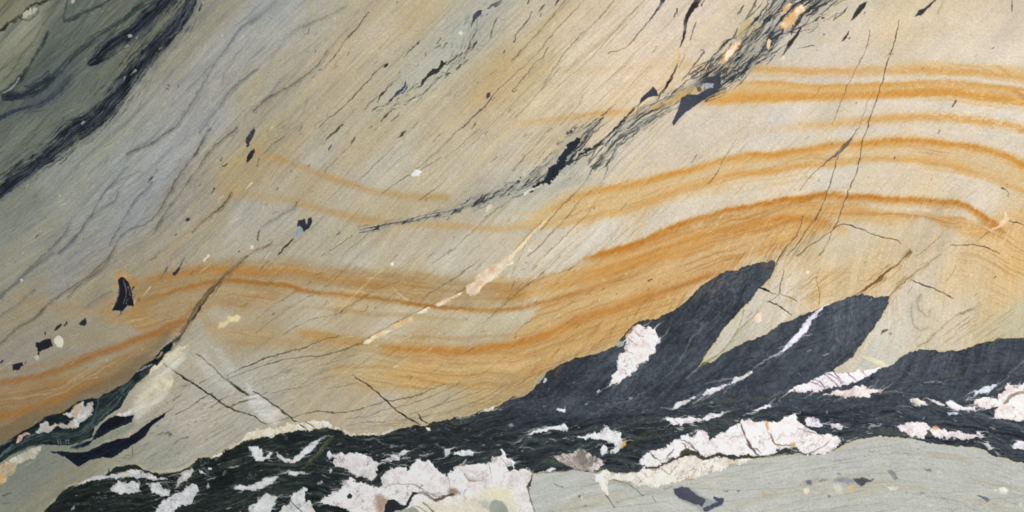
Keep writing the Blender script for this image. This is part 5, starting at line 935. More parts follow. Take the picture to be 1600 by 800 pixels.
soft((400, 200), [(255, 465, 10), (235, 500, 26), (180, 530, 14), (60, 600, 8), (10, 650, 8)], (112, 112, 108), .7, 2)
line(T(400, 200, [(250, 462, 8), (248, 490, 10)]), (58, 58, 58), .85)
clast((400, 200), [(966, 290), (1000, 260), (1037, 270), (1020, 297), (980, 299)], 'white four-sided chip in the upper middle', (234, 224, 206), name='quartz_chip', lift=.3)
clast((400, 200), [(1432, 520), (1440, 492), (1465, 476), (1486, 488), (1462, 505), (1450, 526)], 'frayed cream chip below the dark shear', (212, 196, 164), name='quartz_chip', rough=1.6)
clast((0, 400), [(742, 190), (738, 152), (755, 128), (780, 134), (802, 165), (817, 200), (826, 250), (836, 290), (836, 320), (800, 308), (780, 340), (755, 350), (740, 342), (720, 347), (697, 345), (715, 310), (735, 262)], 'tall black fin shaped clast in the rust, left', (38, 38, 44))
for q in ([(770, 150, 6), (785, 190, 8), (790, 240, 8), (775, 300, 6)], [(745, 200, 4), (730, 290, 5)], [(800, 190, 5), (815, 250, 4)], [(805, 270, 4), (790, 300, 6)]):
    line(T(0, 400, q), (112, 114, 122), .85, rough=1.6)  # gloss on the fin's facets, painted as pale grey lines
line(T(0, 400, [(700, 345, 4), (740, 350, 12), (770, 345, 14), (800, 322, 20), (825, 320, 12)]), (146, 140, 136), .85, part='grey_rim', label='grey foot of the black fin')
line(T(0, 400, [(755, 345, 8), (756, 365, 3)]), (50, 46, 44), .8)
line(T(0, 400, [(826, 215, 8), (838, 190, 10)]), (50, 48, 54), .85)
line(T(0, 400, [(833, 262, 5), (843, 242, 6)]), (60, 56, 56), .8)
line(T(0, 400, [(868, 275, 7), (872, 262, 6)]), (70, 60, 50), .8)
line(T(0, 400, [(842, 295, 12), (848, 280, 10)]), (190, 176, 150), .8)
clast((0, 400), [(223, 535), (245, 542), (278, 520), (320, 514), (324, 560), (300, 575), (265, 590), (250, 602), (245, 622), (234, 615), (238, 577), (225, 562)], 'ragged black clast beside the white pebble', (38, 42, 46), rough=1.2)
clast((0, 400), [(340, 512), (370, 496), (394, 520), (390, 562), (365, 573), (343, 550)], 'white pebble beside the ragged black clast', (214, 206, 184), name='quartz_chip', smooth=True, lift=.3)
clast((0, 400), [(210, 628), (235, 616), (246, 640), (225, 657)], 'small pale pebble under the ragged clast', (186, 178, 160), name='quartz_chip', lift=.3)
clast((0, 400), [(78, 682), (110, 672), (140, 663), (150, 685), (125, 706), (84, 716)], 'flat black clast near the left edge', (40, 44, 50), rough=1.2)
clast((0, 400), [(-5, 668), (20, 648), (23, 660), (5, 674)], 'tiny black clast at the left edge', (40, 44, 50))
clast((0, 400), [(152, 675), (165, 655), (168, 662), (156, 678)], 'thin dark shred beside the flat clast', (70, 72, 70))
clast((0, 400), [(493, 427), (510, 405), (535, 386), (542, 420), (525, 440)], 'small black clast with a pointed top', (46, 48, 54))
clast((0, 400), [(338, 470), (350, 440), (380, 420), (390, 430), (357, 462)], 'left of two narrow black slivers', (50, 50, 56))
clast((0, 400), [(394, 438), (420, 404), (424, 418), (400, 441)], 'right of two narrow black slivers', (50, 50, 56))
clast((0, 400), [(277, 480), (288, 468), (287, 500), (279, 492)], 'tiny black fleck above the ragged clast', (56, 56, 56))
clast((0, 400), [(1073, 118), (1098, 92), (1115, 65), (1128, 68), (1112, 100), (1088, 126)], 'purple-black shred on the rust crest', (56, 46, 66), rough=1.6)
line(T(0, 400, [(1110, 75, 8), (1135, 45, 7), (1153, 12, 4)]), (56, 50, 58), .9)
line(T(0, 400, [(1000, 145, 4), (1025, 105, 6), (1045, 70, 8)]), (72, 66, 66), .8)
patch(T(0, 400, [(126, 152), (135, 142), (145, 150), (136, 168)]), (188, 190, 184))
patch(T(0, 400, [(1265, 30), (1280, 5), (1300, 0), (1290, 20), (1275, 38)]), (190, 180, 158), part='quartz_chip', label='small pale chip above the rust crest', rough=1.4)
for x, y in ((1575, 745), (1302, 800)): patch(T(0, 200, [(x - 10, y + 10), (x - 6, y - 12), (x + 10, y - 14), (x + 8, y + 8)]), (206, 194, 166), part='quartz_chip', label='pale crumb above the rust crest at x' if False else None)
clast((0, 200), [(1540, 217), (1543, 180), (1563, 145), (1590, 124), (1592, 150), (1572, 187), (1552, 212)], 'lower of two black leaf shaped clasts', (48, 50, 54))
clast((0, 200), [(1533, 117), (1538, 80), (1552, 40), (1590, -10), (1592, 30), (1572, 75), (1547, 117)], 'upper of two black leaf shaped clasts', (64, 66, 74), rough=1.4)
clast((0, 200), [(1158, 587), (1163, 565), (1187, 561), (1180, 582)], 'small square dark grain, left', (54, 52, 58))
clast((400, 0), [(1353, 130), (1357, 95), (1380, 68), (1412, 60), (1407, 90), (1382, 117), (1353, 142)], 'purple-grey oval clast at the top', (72, 70, 84))
clast((400, 0), [(798, 421), (805, 400), (826, 391), (824, 410), (808, 424)], 'black seed shaped grain at the crack top', (44, 40, 42))
clast((400, 0), [(1438, 608), (1444, 580), (1466, 577), (1463, 600), (1445, 618)], 'small brown-grey oval grain on the black crack', (80, 72, 70))
clast((400, 0), [(1264, 205), (1280, 193), (1296, 209), (1280, 223)], 'white round grain at the top', (206, 198, 178), name='quartz_chip', lift=.3)
clast((800, 0), [(883, 539), (905, 568), (917, 600), (880, 600), (850, 610), (815, 637), (793, 658), (808, 615), (838, 585), (865, 560)], 'dark slate triangle left of the shear', (66, 70, 80), rough=.5)
line(T(800, 0, [(795, 655, 6), (780, 700, 6), (784, 720, 3)]), (64, 66, 72), .85)
line(T(800, 0, [(1170, -20, 34), (1150, 20, 34), (1115, 70, 28), (1085, 130, 28), (1083, 190, 18), (1068, 250, 12), (1048, 298, 6)]), (50, 46, 50), .95, rough=.9, part='dark_clast', label='long wavy black streak at the top')
line(T(800, 0, [(1038, 398, 5), (1018, 445, 17), (970, 530, 15), (928, 585, 11), (905, 632, 4)]), (46, 40, 42), .95, rough=.9, part='dark_clast', label='straight black streak right of the slate triangle')
line(T(800, 0, [(950, -25, 28), (935, 15, 24), (910, 60, 14), (870, 112, 6)]), (60, 56, 78), .9, rough=1.2, part='dark_clast', label='purple-black streak hanging from the top edge')
line(T(800, 0, [(1080, 340, 4), (1060, 390, 5), (1045, 420, 4)]), (110, 84, 56), .7)
line(T(800, 0, [(1038, 310, 10), (1042, 360, 12), (1036, 395, 8)]), (216, 166, 96), .7, soft=2.5)
for q, lb in (([(210, 163, 5), (180, 215, 20), (130, 280, 24), (97, 335, 9), (80, 357, 4)], 'long black sliver right of the shear top'), ([(505, 196, 4), (485, 232, 14), (460, 260, 3)], 'small black sliver at the upper right'), ([(1172, 628, 8), (1165, 648, 10), (1150, 670, 5)], 'lone black sliver between the right bands')):
    line(T(1200, 0, q), (54, 50, 50), .95, rough=.8, part='dark_clast', label=lb)
clast((1200, 0), [(517, 128), (543, 75), (570, 33), (600, 15), (620, 8), (602, 48), (562, 92), (532, 122)], 'black spindle at the upper right', (60, 62, 64))
clast((1200, 0), [(915, 107), (943, 65), (990, 45), (1045, -8), (1050, 0), (1003, 52), (962, 92)], 'grey-black spindle touching the top edge', (64, 66, 68))
soft((1200, 0), [(1100, -10, 10), (1080, 40, 14), (1060, 90, 8)], (172, 158, 124), .5, 3)
patch(T(1200, 0, [(78, 375), (85, 350), (100, 345), (104, 358), (90, 378)]), (226, 206, 168), part='quartz_chip', label='cream tip under the long black sliver')
# grains in the grey stone
for q, c, nm, lb in [([(538, 590), (580, 584), (620, 595), (657, 600), (642, 613), (610, 617), (580, 637), (550, 626), (538, 607)], (70, 72, 80), 'dark_clast', 'dark clast with a tail in the grey stone'), ([(412, 590), (450, 583), (538, 600), (540, 627), (450, 614), (414, 614)], (132, 138, 146), 'grey_clast', 'blue-grey clast left of the tailed one'),
                     ([(748, 540), (775, 533), (800, 560), (817, 592), (800, 602), (770, 572)], (132, 134, 132), 'grey_clast', 'slanting grey oval clast in the grey stone'), ([(232, 602), (275, 593), (270, 630), (240, 622)], (104, 108, 118), 'grey_clast', 'small blue-grey clast, leftmost in the grey stone'),
                     ([(1312, 698), (1345, 700), (1388, 725), (1372, 742), (1340, 722)], (112, 108, 122), 'grey_clast', 'purple-grey clast near the lower right'), ([(750, 645), (772, 638), (812, 642), (805, 670), (765, 672)], (216, 216, 200), 'quartz_chip', 'white four-sided grain in the grey stone'),
                     ([(1030, 540), (1060, 536), (1092, 545), (1100, 578), (1050, 586), (1040, 560)], (200, 204, 194), 'quartz_chip', 'mottled white grain in the grey stone'), ([(1443, 655), (1470, 643), (1504, 665), (1498, 692), (1455, 682)], (214, 216, 206), 'quartz_chip', 'white oval grain near the lower right'),
                     ([(410, 640), (440, 622), (468, 650), (455, 695), (420, 672)], (196, 198, 188), 'quartz_chip', 'pale crumbly grain under the blue-grey clast'), ([(498, 642), (530, 637), (538, 670), (508, 674)], (208, 184, 124), 'quartz_chip', 'orange-yellow grain in the grey stone'),
                     ([(222, 655), (250, 643), (260, 680), (232, 697)], (210, 204, 180), 'quartz_chip', 'cream grain at the left of the grey stone'), ([(1560, 735), (1590, 735), (1600, 760), (1570, 765)], (204, 206, 198), 'quartz_chip', 'white grain in the lower right corner'),
                     ([(1405, 655), (1430, 650), (1440, 662), (1412, 672)], (204, 204, 178), 'quartz_chip', 'pale grain beside the white oval one'), ([(985, 530), (1010, 533), (1018, 542), (995, 542)], (90, 92, 92), 'dark_clast', 'thin dark fleck beside the mottled grain'), ([(430, 552), (455, 556), (460, 563), (438, 562)], (124, 128, 126), 'grey_clast', 'faint grey fleck above the blue-grey clast'),
                     ([(935, 680), (960, 672), (988, 682), (960, 688)], (136, 138, 130), 'grey_clast', 'flat faint fleck at the lower right'), ([(312, 605), (340, 595), (372, 602), (340, 610)], (130, 134, 132), 'grey_clast', 'flat faint fleck beside the blue-grey clasts'), ([(372, 700), (385, 696), (392, 704), (378, 708)], (100, 100, 96), 'dark_clast', 'dark dot low in the grey stone')]:
    patch(T(1200, 600, q), c, rough=1.5, rag=2.2, soft=1.4, part=nm, parent=PG, label=lb, var=.12, a=.88)
patch(T(800, 600, [(1005, 655), (1060, 640), (1120, 645), (1160, 680), (1220, 715), (1262, 730), (1260, 700), (1330, 715), (1310, 760), (1240, 795), (1190, 800), (1130, 760), (1070, 740), (1015, 700)]), (146, 152, 156), rough=1.8, soft=1.5, a=.7)
patch(T(800, 600, [(1012, 660), (1060, 643), (1110, 652), (1150, 690), (1210, 720), (1197, 757), (1185, 767), (1130, 745), (1080, 727), (1018, 697)]), (78, 80, 92), rough=1.3, part='dark_clast', parent=PG, label='large slate clast in the grey stone, left of two')
patch(T(800, 600, [(1198, 772), (1255, 748), (1285, 735), (1255, 712), (1262, 703), (1327, 715), (1327, 737), (1292, 762), (1232, 792), (1200, 800)]), (80, 84, 96), rough=1.3, part='dark_clast', parent=PG, label='ragged slate clast in the grey stone, right of two')
for q in ([(585, 695, 6), (600, 710, 8), (615, 735, 5), (640, 770, 16)], [(650, 742, 5), (668, 746, 5)], [(265, 625, 5), (300, 640, 7), (320, 645, 4)], [(420, 700, 14), (425, 710, 10)], [(1325, 667, 6), (1350, 667, 8)], [(1408, 667, 8), (1420, 667, 8)], [(640, 600, 5), (700, 620, 6), (760, 650, 6), (820, 700, 5)],
          [(430, 765, 5), (465, 762, 6)], [(130, 555, 6), (110, 620, 7), (105, 680, 6), (125, 740, 6), (150, 800, 5)], [(900, 740, 4), (870, 700, 4)], [(950, 660, 4), (1000, 640, 5)], [(250, 795, 8), (258, 800, 8)], [(150, 560, 5), (280, 548, 6), (400, 538, 5)]):
    line(T(800, 600, q), (84, 84, 74), .75, rough=1.4)
patch(T(800, 600, [(425, 705), (440, 702), (444, 722), (430, 722)]), (206, 206, 196)); patch(T(800, 600, [(1568, 680), (1588, 682), (1584, 700), (1566, 696)]), (204, 178, 104))
for q in ([(10, 700, 12), (70, 680, 5)], [(5, 750, 5), (70, 740, 4)]): line(T(0, 600, [(q[0][0] + 10, q[0][1], q[0][2]), q[1]]), (58, 62, 66), .8)
patch(T(0, 600, [(1050, 312), (1062, 303), (1076, 312), (1070, 327), (1056, 326)]), (112, 108, 86), smooth=True, soft=1.2, part='dark_clast', label='round brown spot in the lower left stone')
patch(T(0, 600, [(802, 308), (814, 300), (822, 312), (814, 326), (803, 322)]), (186, 160, 134), part='quartz_chip', label='tiny pink grain between the black lenses')

# ================================================================== 9. the dark shear zone
PS = new_part('dark_vein', 0, 'streaky blue-grey shear band running down from the top right')
def shear(p, glow, ga, cut, c, seed, soft_=5, wl=1.0):
    w, g = stroke_mask(p, soft_, 1.2, big=.5)
    mix(w, g, glow, ga)
    f = fbm(U[w] / 34 + BX[w] * .1, (V[w] + 2.2 * WX[w]) / 2.6, 4, seed, .6)
    mm = sstep(cut, cut + .22, f) * sstep(.3, .8, g)
    mix(w, mm, c, .85 * wl)
    l = sstep(.28, .5, -f) * sstep(.3, .8, g); mix(w, l, (186, 188, 176), .35 * wl)
    ID[w][g > .6] = PS
shear([(1290, -40, 90), (1240, 8, 76), (1200, 45, 48), (1160, 85, 44), (1125, 115, 52), (1090, 140, 42), (1050, 155, 28), (1010, 180, 30), (975, 205, 26), (950, 225, 14)], (156, 157, 148), .4, .2, (58, 62, 70), 501, 4)
shear([(1200, 80, 16), (1180, 95, 20), (1150, 115, 16), (1135, 130, 6)], (150, 154, 146), .7, .1, (60, 64, 68), 505, 4)
shear([(935, 190, 10), (905, 215, 34), (890, 235, 42), (860, 262, 34), (825, 285, 24), (790, 300, 18), (740, 316, 16), (690, 334, 9), (620, 350, 8), (570, 358, 5)], (146, 145, 134), .45, .16, (50, 56, 64), 509, 5)
soft((800, 200), [(470, 320, 40), (300, 360, 60), (120, 400, 60), (-100, 470, 40)], (150, 152, 138), .5, 8)
soft((800, 0), [(1600, 210, 100), (1480, 310, 60), (1400, 420, 30)], (148, 152, 144), .6, 5)
swarm([(1300, -30, 60), (1240, 8, 66), (1200, 45, 44), (1160, 85, 46), (1125, 115, 46), (1090, 140, 36)], 230, 1, (44, 48, 55), 61, (.55, .95), (14, 60), (.8, 2.6))
swarm([(1110, 125, 40), (1060, 155, 26), (1010, 182, 26), (970, 212, 30), (940, 242, 26), (925, 262, 14)], 80, 1, (52, 56, 60), 67, (.5, .9), (18, 60), (.6, 1.7))
swarm([(1300, -30, 60), (1240, 8, 66), (1200, 45, 44), (1160, 85, 46), (1125, 115, 46), (1090, 140, 40), (1050, 158, 26), (1010, 182, 24), (970, 212, 22)], 110, 1, (188, 186, 168), 62, (.35, .8), (12, 44), (.8, 2.2))
swarm([(1250, 8, 50), (1200, 45, 44), (1160, 85, 46), (1125, 115, 46), (1090, 140, 40), (1050, 158, 26), (1010, 182, 20)], 36, 1, (196, 160, 104), 66, (.3, .7), (8, 30), (1, 2.6))
swarm([(935, 185, 12), (905, 215, 26), (885, 240, 34), (855, 264, 28), (820, 290, 16), (780, 300, 20), (740, 318, 16), (690, 334, 9), (620, 350, 9), (560, 360, 7)], 100, 1, (50, 52, 58), 63, a=(.35, .85), Lr=(10, 50), ww=(.5, 1.4))
swarm([(960, 220, 16), (940, 245, 20), (920, 262, 10)], 22, 1, (56, 60, 60), 64)
swarm([(750, 20, 40), (720, 60, 40), (700, 90, 36)], 36, 1, (100, 106, 104), 65, (.3, .7), (6, 22), (.8, 2.4))
# black core of the lower shear
clast((800, 200), [(78, 410), (130, 370), (190, 320), (230, 260), (290, 200), (340, 120), (400, 70), (430, 60), (400, 130), (350, 180), (330, 240), (290, 290), (230, 345), (180, 355), (120, 390)], 'black core of the lower shear band', (48, 52, 60), rough=2.4, rag=4.0, name='dark_clast')
line(T(800, 200, [(70, 415, 6), (100, 395, 8), (140, 370, 8), (200, 330, 10)]), (40, 36, 38), .95)
line(T(800, 200, [(82, 412, 22), (100, 395, 14), (140, 375, 8), (185, 362, 4)]), (226, 222, 212), .9, rough=1.8, part='quartz_chip', label='white crust at the foot of the black core')
line(T(800, 200, [(0, 440, 4), (40, 425, 7), (75, 412, 5)]), (66, 62, 54), .8)
for o, q, c in [((800, 200), [(640, 10, 8), (590, 60, 12), (530, 110, 12), (470, 140, 14), (400, 190, 8), (350, 230, 6)], (48, 50, 52)), ((800, 200), [(560, 90, 6), (480, 160, 9), (400, 200, 8)], (54, 56, 58)), ((800, 200), [(800, 10, 6), (720, 70, 8), (660, 120, 12), (620, 180, 12), (580, 240, 6)], (64, 68, 68)),
                ((800, 200), [(680, 60, 7), (620, 110, 8), (580, 160, 5)], (84, 80, 62)), ((800, 200), [(700, 110, 5), (650, 170, 10), (630, 200, 5)], (196, 198, 190)), ((800, 200), [(595, 220, 6), (590, 280, 5), (570, 320, 3)], (96, 96, 88)), ((800, 200), [(510, 230, 6), (490, 290, 4)], (100, 100, 90)),
                ((800, 0), [(560, 720, 6), (600, 690, 8), (650, 650, 5)], (96, 72, 48)), ((800, 0), [(470, 830, 6), (520, 790, 8), (570, 730, 8)], (64, 62, 60)), ((800, 0), [(640, 810, 10), (700, 750, 14), (760, 680, 10), (800, 650, 6)], (52, 54, 60)), ((800, 0), [(720, 810, 8), (800, 740, 10), (880, 690, 8), (960, 650, 6)], (52, 54, 58)),
                ((800, 0), [(1000, 590, 8), (1060, 530, 8), (1140, 470, 8), (1200, 430, 6)], (66, 62, 52)), ((800, 0), [(1060, 500, 6), (1100, 460, 7), (1140, 400, 7), (1200, 320, 12), (1185, 310, 8)], (92, 90, 84)), ((800, 0), [(1200, 420, 8), (1270, 340, 10), (1330, 270, 14), (1390, 230, 10), (1410, 180, 6)], (60, 58, 58)),
                ((800, 0), [(1220, 430, 6), (1300, 360, 8), (1340, 310, 6)], (70, 70, 70)), ((800, 0), [(1390, 245, 6), (1440, 200, 8), (1500, 150, 14), (1560, 80, 14), (1600, 20, 10)], (54, 56, 60)), ((800, 0), [(1600, 260, 8), (1560, 320, 12), (1480, 400, 14), (1420, 460, 12), (1330, 520, 8)], (62, 62, 62)),
                ((800, 0), [(1590, 300, 5), (1530, 370, 6), (1460, 420, 5)], (70, 70, 68)), ((800, 0), [(1380, 370, 8), (1350, 430, 10), (1330, 500, 6)], (76, 74, 66)), ((1200, 0), [(0, 310, 8), (30, 260, 14), (80, 210, 14), (120, 150, 8)], (60, 62, 70)), ((1200, 0), [(-10, 250, 10), (40, 180, 14), (80, 120, 16), (150, 50, 14), (220, 0, 12)], (52, 56, 66)),
                ((1200, 0), [(140, 215, 6), (180, 150, 14), (230, 80, 12), (290, 20, 10), (340, -20, 8)], (60, 60, 64)), ((1200, 0), [(250, 100, 10), (300, 60, 12), (370, 0, 8)], (70, 72, 76)), ((1200, 0), [(-20, 130, 16), (60, 70, 16), (110, 0, 12)], (60, 64, 74))]:
    line(T(o[0], o[1], q), c, .9, soft=.9, rough=1.5)
blot((800, 0), [(840, 680), (900, 650), (960, 640), (1040, 590), (1090, 560), (1160, 560), (1170, 580), (1090, 590), (1060, 625), (960, 660), (880, 680)], (198, 160, 98), .8, 3)
blot((800, 0), [(1400, 230), (1420, 170), (1470, 130), (1500, 130), (1490, 160), (1430, 230)], (186, 172, 120), .7, 3)
patch(T(800, 0, [(1008, 785), (1001, 768), (1035, 690), (1058, 612), (1100, 590), (1160, 592), (1200, 565), (1203, 520), (1210, 490), (1240, 480), (1270, 470), (1306, 448), (1302, 500), (1306, 540), (1272, 582), (1202, 622), (1142, 662), (1082, 702), (1030, 760)]), (70, 74, 84), rough=.7, var=.05, part='dark_clast', label='large slate horn shaped clast on the shear band', lift=-.25)
patch(T(800, 0, [(1203, 522), (1230, 515), (1262, 522), (1258, 550), (1230, 548), (1205, 562)]), (152, 156, 162), rough=1.2, part='quartz_chip', label='light grey window in the slate horn')
patch(T(800, 0, [(1155, 550), (1180, 543), (1185, 570), (1162, 575)]), (110, 96, 74), rough=1.2)
patch(T(800, 0, [(1305, 400), (1322, 340), (1362, 290), (1400, 254), (1438, 260), (1412, 300), (1372, 352), (1332, 387)]), (226, 206, 176), rough=1.6, rag=2, var=.14, tint=(214, 160, 96), part='quartz_chip', label='orange and cream lens inside the shear band, lower', rim=(206, 140, 70))
patch(T(1200, 0, [(78, 155), (108, 110), (160, 60), (200, 32), (243, 38), (232, 70), (192, 100), (162, 150), (120, 185), (90, 182)]), (226, 206, 176), rough=1.6, rag=2.5, var=.14, tint=(214, 166, 100), part='quartz_chip', label='cream lens with orange edge inside the shear band, upper', rim=(216, 160, 90))
patch(T(1200, 0, [(75, 82), (100, 45), (135, 18), (152, 28), (130, 60), (95, 84)]), (214, 192, 154), rough=1.6, rag=2, tint=(206, 160, 96), part='quartz_chip', label='smallest orange lens at the shear top')
patch(T(1200, 0, [(-12, 285), (0, 245), (18, 250), (12, 290), (0, 310)]), (226, 200, 158), rough=1.3, part='quartz_chip', label='cream grain at the edge of the shear band')
# dark shreds left of it, top middle
clast((400, 0), [(1010, 545), (1040, 500), (1070, 455), (1105, 438), (1140, 425), (1160, 370), (1172, 395), (1200, 380), (1180, 410), (1140, 450), (1090, 475), (1050, 510), (1022, 542)], 'black spiky shred at the top middle', (56, 60, 58), rough=1.6)
clast((400, 0), [(830, 625), (870, 590), (905, 550), (940, 505), (945, 540), (920, 580), (880, 600), (840, 632)], 'blue-black shred with white threads, top middle', (62, 68, 82), rough=2.0)
line(T(400, 0, [(900, 590, 5), (925, 550, 7), (940, 525, 5)]), (170, 180, 186), .8, rough=2)
for q, wd in [([(940, 575), (980, 545), (1010, 520)], 8), ([(1190, 410), (1230, 370), (1260, 340)], 12), ([(1265, 360), (1285, 335), (1290, 325)], 12), ([(1300, 330), (1330, 295), (1350, 250), (1385, 185)], 9), ([(1320, 310), (1360, 280), (1385, 255)], 10), ([(1340, 320), (1370, 270), (1390, 250)], 7), ([(1245, 440), (1262, 420), (1285, 400)], 9),
              ([(1180, 485), (1200, 465), (1220, 460)], 10), ([(1020, 600), (1050, 575), (1090, 540)], 9), ([(1110, 520), (1140, 490), (1160, 470)], 9), ([(720, 695), (760, 665), (800, 660)], 9), ([(800, 660), (840, 630), (860, 610)], 6), ([(945, 640), (970, 620), (1000, 605)], 7), ([(1120, 295), (1160, 280)], 6), ([(1180, 470), (1210, 430)], 6),
              ([(1455, 50), (1500, 20), (1540, -10)], 14), ([(1500, 40), (1530, 10)], 10), ([(1295, 400), (1320, 375)], 6), ([(1130, 270), (1160, 235)], 5), ([(840, 760), (870, 735), (900, 700)], 5), ([(1365, 130), (1345, 170)], 6), ([(1545, 330), (1555, 310)], 9), ([(1055, 345), (1060, 330)], 7), ([(400, 435), (410, 430)], 9)]:
    line(T(400, 0, [(x, y, wd * (1 if 0 < i < len(q) - 1 or len(q) == 2 else .4)) for i, (x, y) in enumerate(q)]), (60, 60, 58), .85, rough=1.5)
swarm(T(400, 0, [(1400, 200, 70), (1300, 330, 80), (1200, 430, 90), (1080, 520, 80), (980, 600, 60), (850, 670, 60), (740, 700, 40)]), 70, 1, (78, 78, 72), 71, (.4, .8), (3, 14), (.7, 1.6))
swarm([(1040, 165, 10), (1000, 195, 18), (965, 215, 10)], 12, 1, (90, 88, 80), 74)
# brushed edges over the first tongue
for k in range(130):
    t = rg.rand(); x = 830 + 370 * t; y = 615 - 200 * t ** .92 - rg.uniform(4, 42)
    L = rg.uniform(5, 22)
    line([(x - L * .6, y + L * .8, .2), (x, y, rg.uniform(.8, 1.6)), (x + L * .5, y - L * .75, .2)], (140, 96, 46), rg.uniform(.2, .55), soft=.9)
for k in range(70):
    x = rg.uniform(1195, 1300); y = 405 - (x - 1200) * .5 + rg.normal(0, 18); L = rg.uniform(8, 26)
    line([(x - L * .6, y + L * .7, .2), (x, y, rg.uniform(.7, 1.4)), (x + L * .45, y - L * .8, .2)], (124, 88, 46), rg.uniform(.3, .6), soft=.9)

# ================================================================== 10. grain, mesh, material
gr1 = fbm((X * .88 + Y * .47) / 2.1, (Y * .88 - X * .47) / 1.9, 2, 601); gr2 = fbm(X / 26, Y / 26, 3, 605)
lumv = COL.mean(2)
gr0 = _rs.rand(H, W).astype(np.float32) - .5
mul(ALL, 1 + .06 * gr1 * np.where(lumv > .35, 1, 1.6) + .05 * gr0 + .025 * gr2)
wm = sstep(.25, .55, COL[..., 0]) * (1 - sstep(560, 760, Y) * .8) * sstep(650, 1150, X)
COL[..., 0] *= 1 + .022 * wm; COL[..., 1] *= 1 - .002 * wm; COL[..., 2] *= 1 + .035 * wm * sstep(.5, .7, COL[..., 2])
chm = (COL[..., 0] - COL[..., 2])
ds = (1 - sstep(.2, .36, chm)) * (.10 - .08 * sstep(700, 1200, X)) * sstep(.3, .45, COL.mean(2))
COL = COL * (1 - ds[..., None]) + COL.mean(2, keepdims=True) * ds[..., None] * np.array([1.012, .998, .99])
pl = sstep(.36, .52, COL.mean(2)) * (1 - .6 * sstep(640, 720, Y)) * sstep(250, 520, X + .3 * Y)
lf = (1 - sstep(700, 1100, X))[..., None] * (1 - sstep(.12, .3, chm))[..., None]
COL = COL * (1 + pl[..., None] * (np.array([.050, .052, .042]) + lf * np.array([.032, .036, .050])))
sh_ = COL.mean(2)[..., None]; COL = COL + (sh_ - .5) * .06 * sstep(.0, .3, np.abs(sh_ - .5)) * (sh_ < .3)
COL = np.clip(COL, 0.004, 0.98)
LIN = np.where(COL <= .04045, COL / 12.92, ((COL + .055) / 1.055) ** 2.4)
if not CAL:
    xn = (X - CX) / 800; yn = (CY - Y) / 800
    B = [np.ones_like(xn), xn, yn, xn * xn, xn * yn, yn * yn, xn ** 3, xn * xn * yn, xn * yn * yn, yn ** 3]
    LG = [[0.92657, 0.29157, 0.12443, 0.05124, 0.10607, -0.04372, -0.01026, 0.03228, -0.02724, -0.02061], [0.01055, 0.00859, 0.00384, 0.00498, 0.00794, -0.0014, 0.00028, 0.00518, -0.00204, -0.00131]]
    light = sum(c * b for c, b in zip(LG[0], B)); spec = sum(c * b for c, b in zip(LG[1], B))
    LIN = np.clip((LIN - spec[..., None] * .9) / light[..., None], .004, .9)
else:
    LIN[:] = float(CAL)
HT += .5 * fbm(X / 120, Y / 120, 3, 611) + .07 * gr1 + .12 * st + .13 * st2 + .09 * st3
Z = (HT * S).astype(np.float32)

def build_material():
    m = bpy.data.materials.new("stone"); m.use_nodes = True
    nt = m.node_tree; N = nt.nodes; Lk = nt.links
    b = N["Principled BSDF"]
    at = N.new("ShaderNodeAttribute"); at.attribute_name = "stone_colour"
    tc = N.new("ShaderNodeTexCoord")
    n1 = N.new("ShaderNodeTexNoise"); n1.inputs["Scale"].default_value = 900; n1.inputs["Detail"].default_value = 3
    Lk.new(tc.outputs["Object"], n1.inputs["Vector"])
    mr = N.new("ShaderNodeMapRange"); mr.inputs["From Min"].default_value = .3; mr.inputs["From Max"].default_value = .7
    mr.inputs["To Min"].default_value = .93; mr.inputs["To Max"].default_value = 1.07
    if CAL: mr.inputs["To Min"].default_value = mr.inputs["To Max"].default_value = 1.0
    Lk.new(n1.outputs["Fac"], mr.inputs["Value"])
    vm = N.new("ShaderNodeVectorMath"); vm.operation = 'SCALE'
    Lk.new(at.outputs["Color"], vm.inputs[0]); Lk.new(mr.outputs["Result"], vm.inputs["Scale"])
    Lk.new(vm.outputs["Vector"], b.inputs["Base Color"])
    n2 = N.new("ShaderNodeTexNoise"); n2.inputs["Scale"].default_value = 320; n2.inputs["Detail"].default_value = 4
    Lk.new(tc.outputs["Object"], n2.inputs["Vector"])
    bu = N.new("ShaderNodeBump"); bu.inputs["Strength"].default_value = .25; bu.inputs["Distance"].default_value = .0006
    Lk.new(n2.outputs["Fac"], bu.inputs["Height"]); Lk.new(bu.outputs["Normal"], b.inputs["Normal"])
    r = N.new("ShaderNodeMapRange"); r.inputs["To Min"].default_value = .5; r.inputs["To Max"].default_value = .68
    Lk.new(n1.outputs["Fac"], r.inputs["Value"]); Lk.new(r.outputs["Result"], b.inputs["Roughness"])
    b.inputs["Specular IOR Level"].default_value = .18
    return m
MAT = build_material()

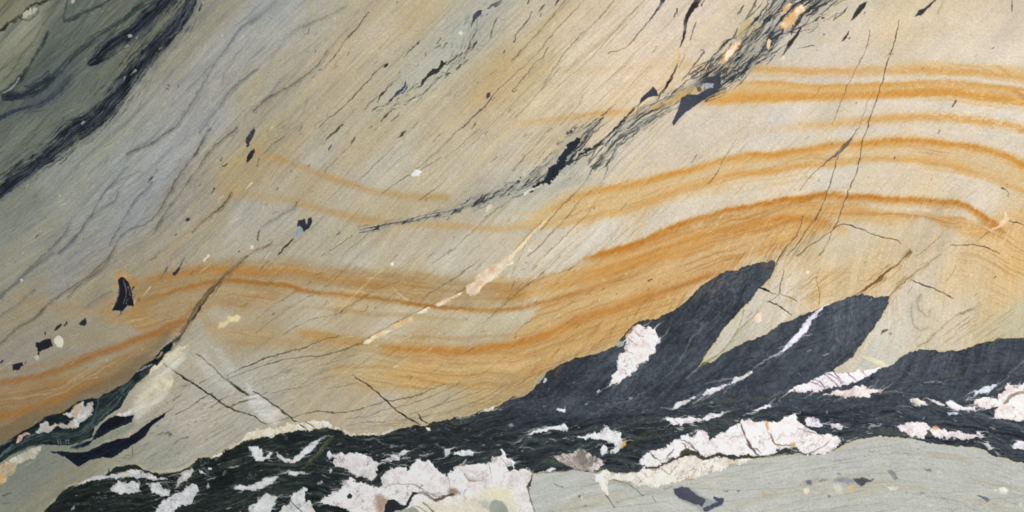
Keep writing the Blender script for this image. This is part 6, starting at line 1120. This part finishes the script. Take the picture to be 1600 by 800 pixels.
DEPTH = .035
root = bpy.data.objects.new("banded_rock", None); scene.collection.objects.link(root)
root.location = (0, 0, -DEPTH); root.empty_display_size = .1
root["label"] = "polished banded rock, tan and grey with rust stripes above a black layer holding white quartz"
root["category"] = "rock"
WXc = ((X - CX) * S).ravel().astype(np.float32); WYc = ((CY - Y) * S).ravel().astype(np.float32); ZZ = Z.ravel()
rgba = np.concatenate([LIN.reshape(-1, 3), np.ones((H * W, 1))], 1).astype(np.float32)
cell = ID[:-1, :-1].ravel()
ci = (np.arange(H - 1)[:, None] * W + np.arange(W - 1)[None, :]).ravel()
order = np.argsort(cell, kind='stable'); cs_ = cell[order]
starts = np.searchsorted(cs_, np.arange(len(PARTS))); ends = np.searchsorted(cs_, np.arange(len(PARTS)), 'right')
def make_mesh(name, cells):
    quads = np.stack([cells, cells + W, cells + W + 1, cells + 1], 1)          # counter-clockwise seen from above
    vid, inv = np.unique(quads, return_inverse=True); inv = inv.reshape(-1, 4)
    e = np.concatenate([quads[:, [0, 1]], quads[:, [1, 2]], quads[:, [2, 3]], quads[:, [3, 0]]])
    key = np.minimum(e[:, 0], e[:, 1]).astype(np.int64) * 4000000 + np.maximum(e[:, 0], e[:, 1])
    u, idx, cnt = np.unique(key, return_index=True, return_counts=True)
    be = e[idx[cnt == 1]]                                                        # rim edges get a side wall
    bv, binv = np.unique(be, return_inverse=True); binv = binv.reshape(-1, 2)
    n0, nb = len(vid), len(bv)
    co = np.zeros((n0 + 2 * nb, 3), np.float32)
    co[:n0] = np.stack([WXc[vid], WYc[vid], ZZ[vid] + DEPTH], 1)
    co[n0:n0 + nb] = np.stack([WXc[bv], WYc[bv], ZZ[bv] + DEPTH], 1)
    co[n0 + nb:] = np.stack([WXc[bv], WYc[bv], np.zeros(nb)], 1)
    sk = np.stack([n0 + binv[:, 1], n0 + binv[:, 0], n0 + nb + binv[:, 0], n0 + nb + binv[:, 1]], 1)
    f = np.concatenate([inv, sk]).astype(np.int32)
    me = bpy.data.meshes.new(name)
    me.vertices.add(len(co)); me.vertices.foreach_set("co", co.ravel())
    me.loops.add(f.size); me.loops.foreach_set("vertex_index", f.ravel())
    me.polygons.add(len(f)); me.polygons.foreach_set("loop_start", np.arange(0, f.size, 4, dtype=np.int32)); 
    me.update(calc_edges=True)
    ca = me.color_attributes.new("stone_colour", 'FLOAT_COLOR', 'POINT')
    c = np.concatenate([rgba[vid], rgba[bv], rgba[bv]]); ca.data.foreach_set("color", c.ravel())
    me.materials.append(MAT)
    return me
obs = {}
GROUPS = {}
for k, p in enumerate(PARTS):
    cells = ci[order[starts[k]:ends[k]]]
    if len(cells) < 3: obs[k] = None; continue
    o = bpy.data.objects.new(p['name'], make_mesh(p['name'], cells)); scene.collection.objects.link(o)
    if p['label']: o['label'] = p['label']
    obs[k] = o
for k, p in enumerate(PARTS):
    if obs[k] is None: continue
    par = obs.get(p['parent']) if p['parent'] is not None else None
    obs[k].parent = par if par is not None else root
print("parts", sum(o is not None for o in obs.values()), "verts", H * W)
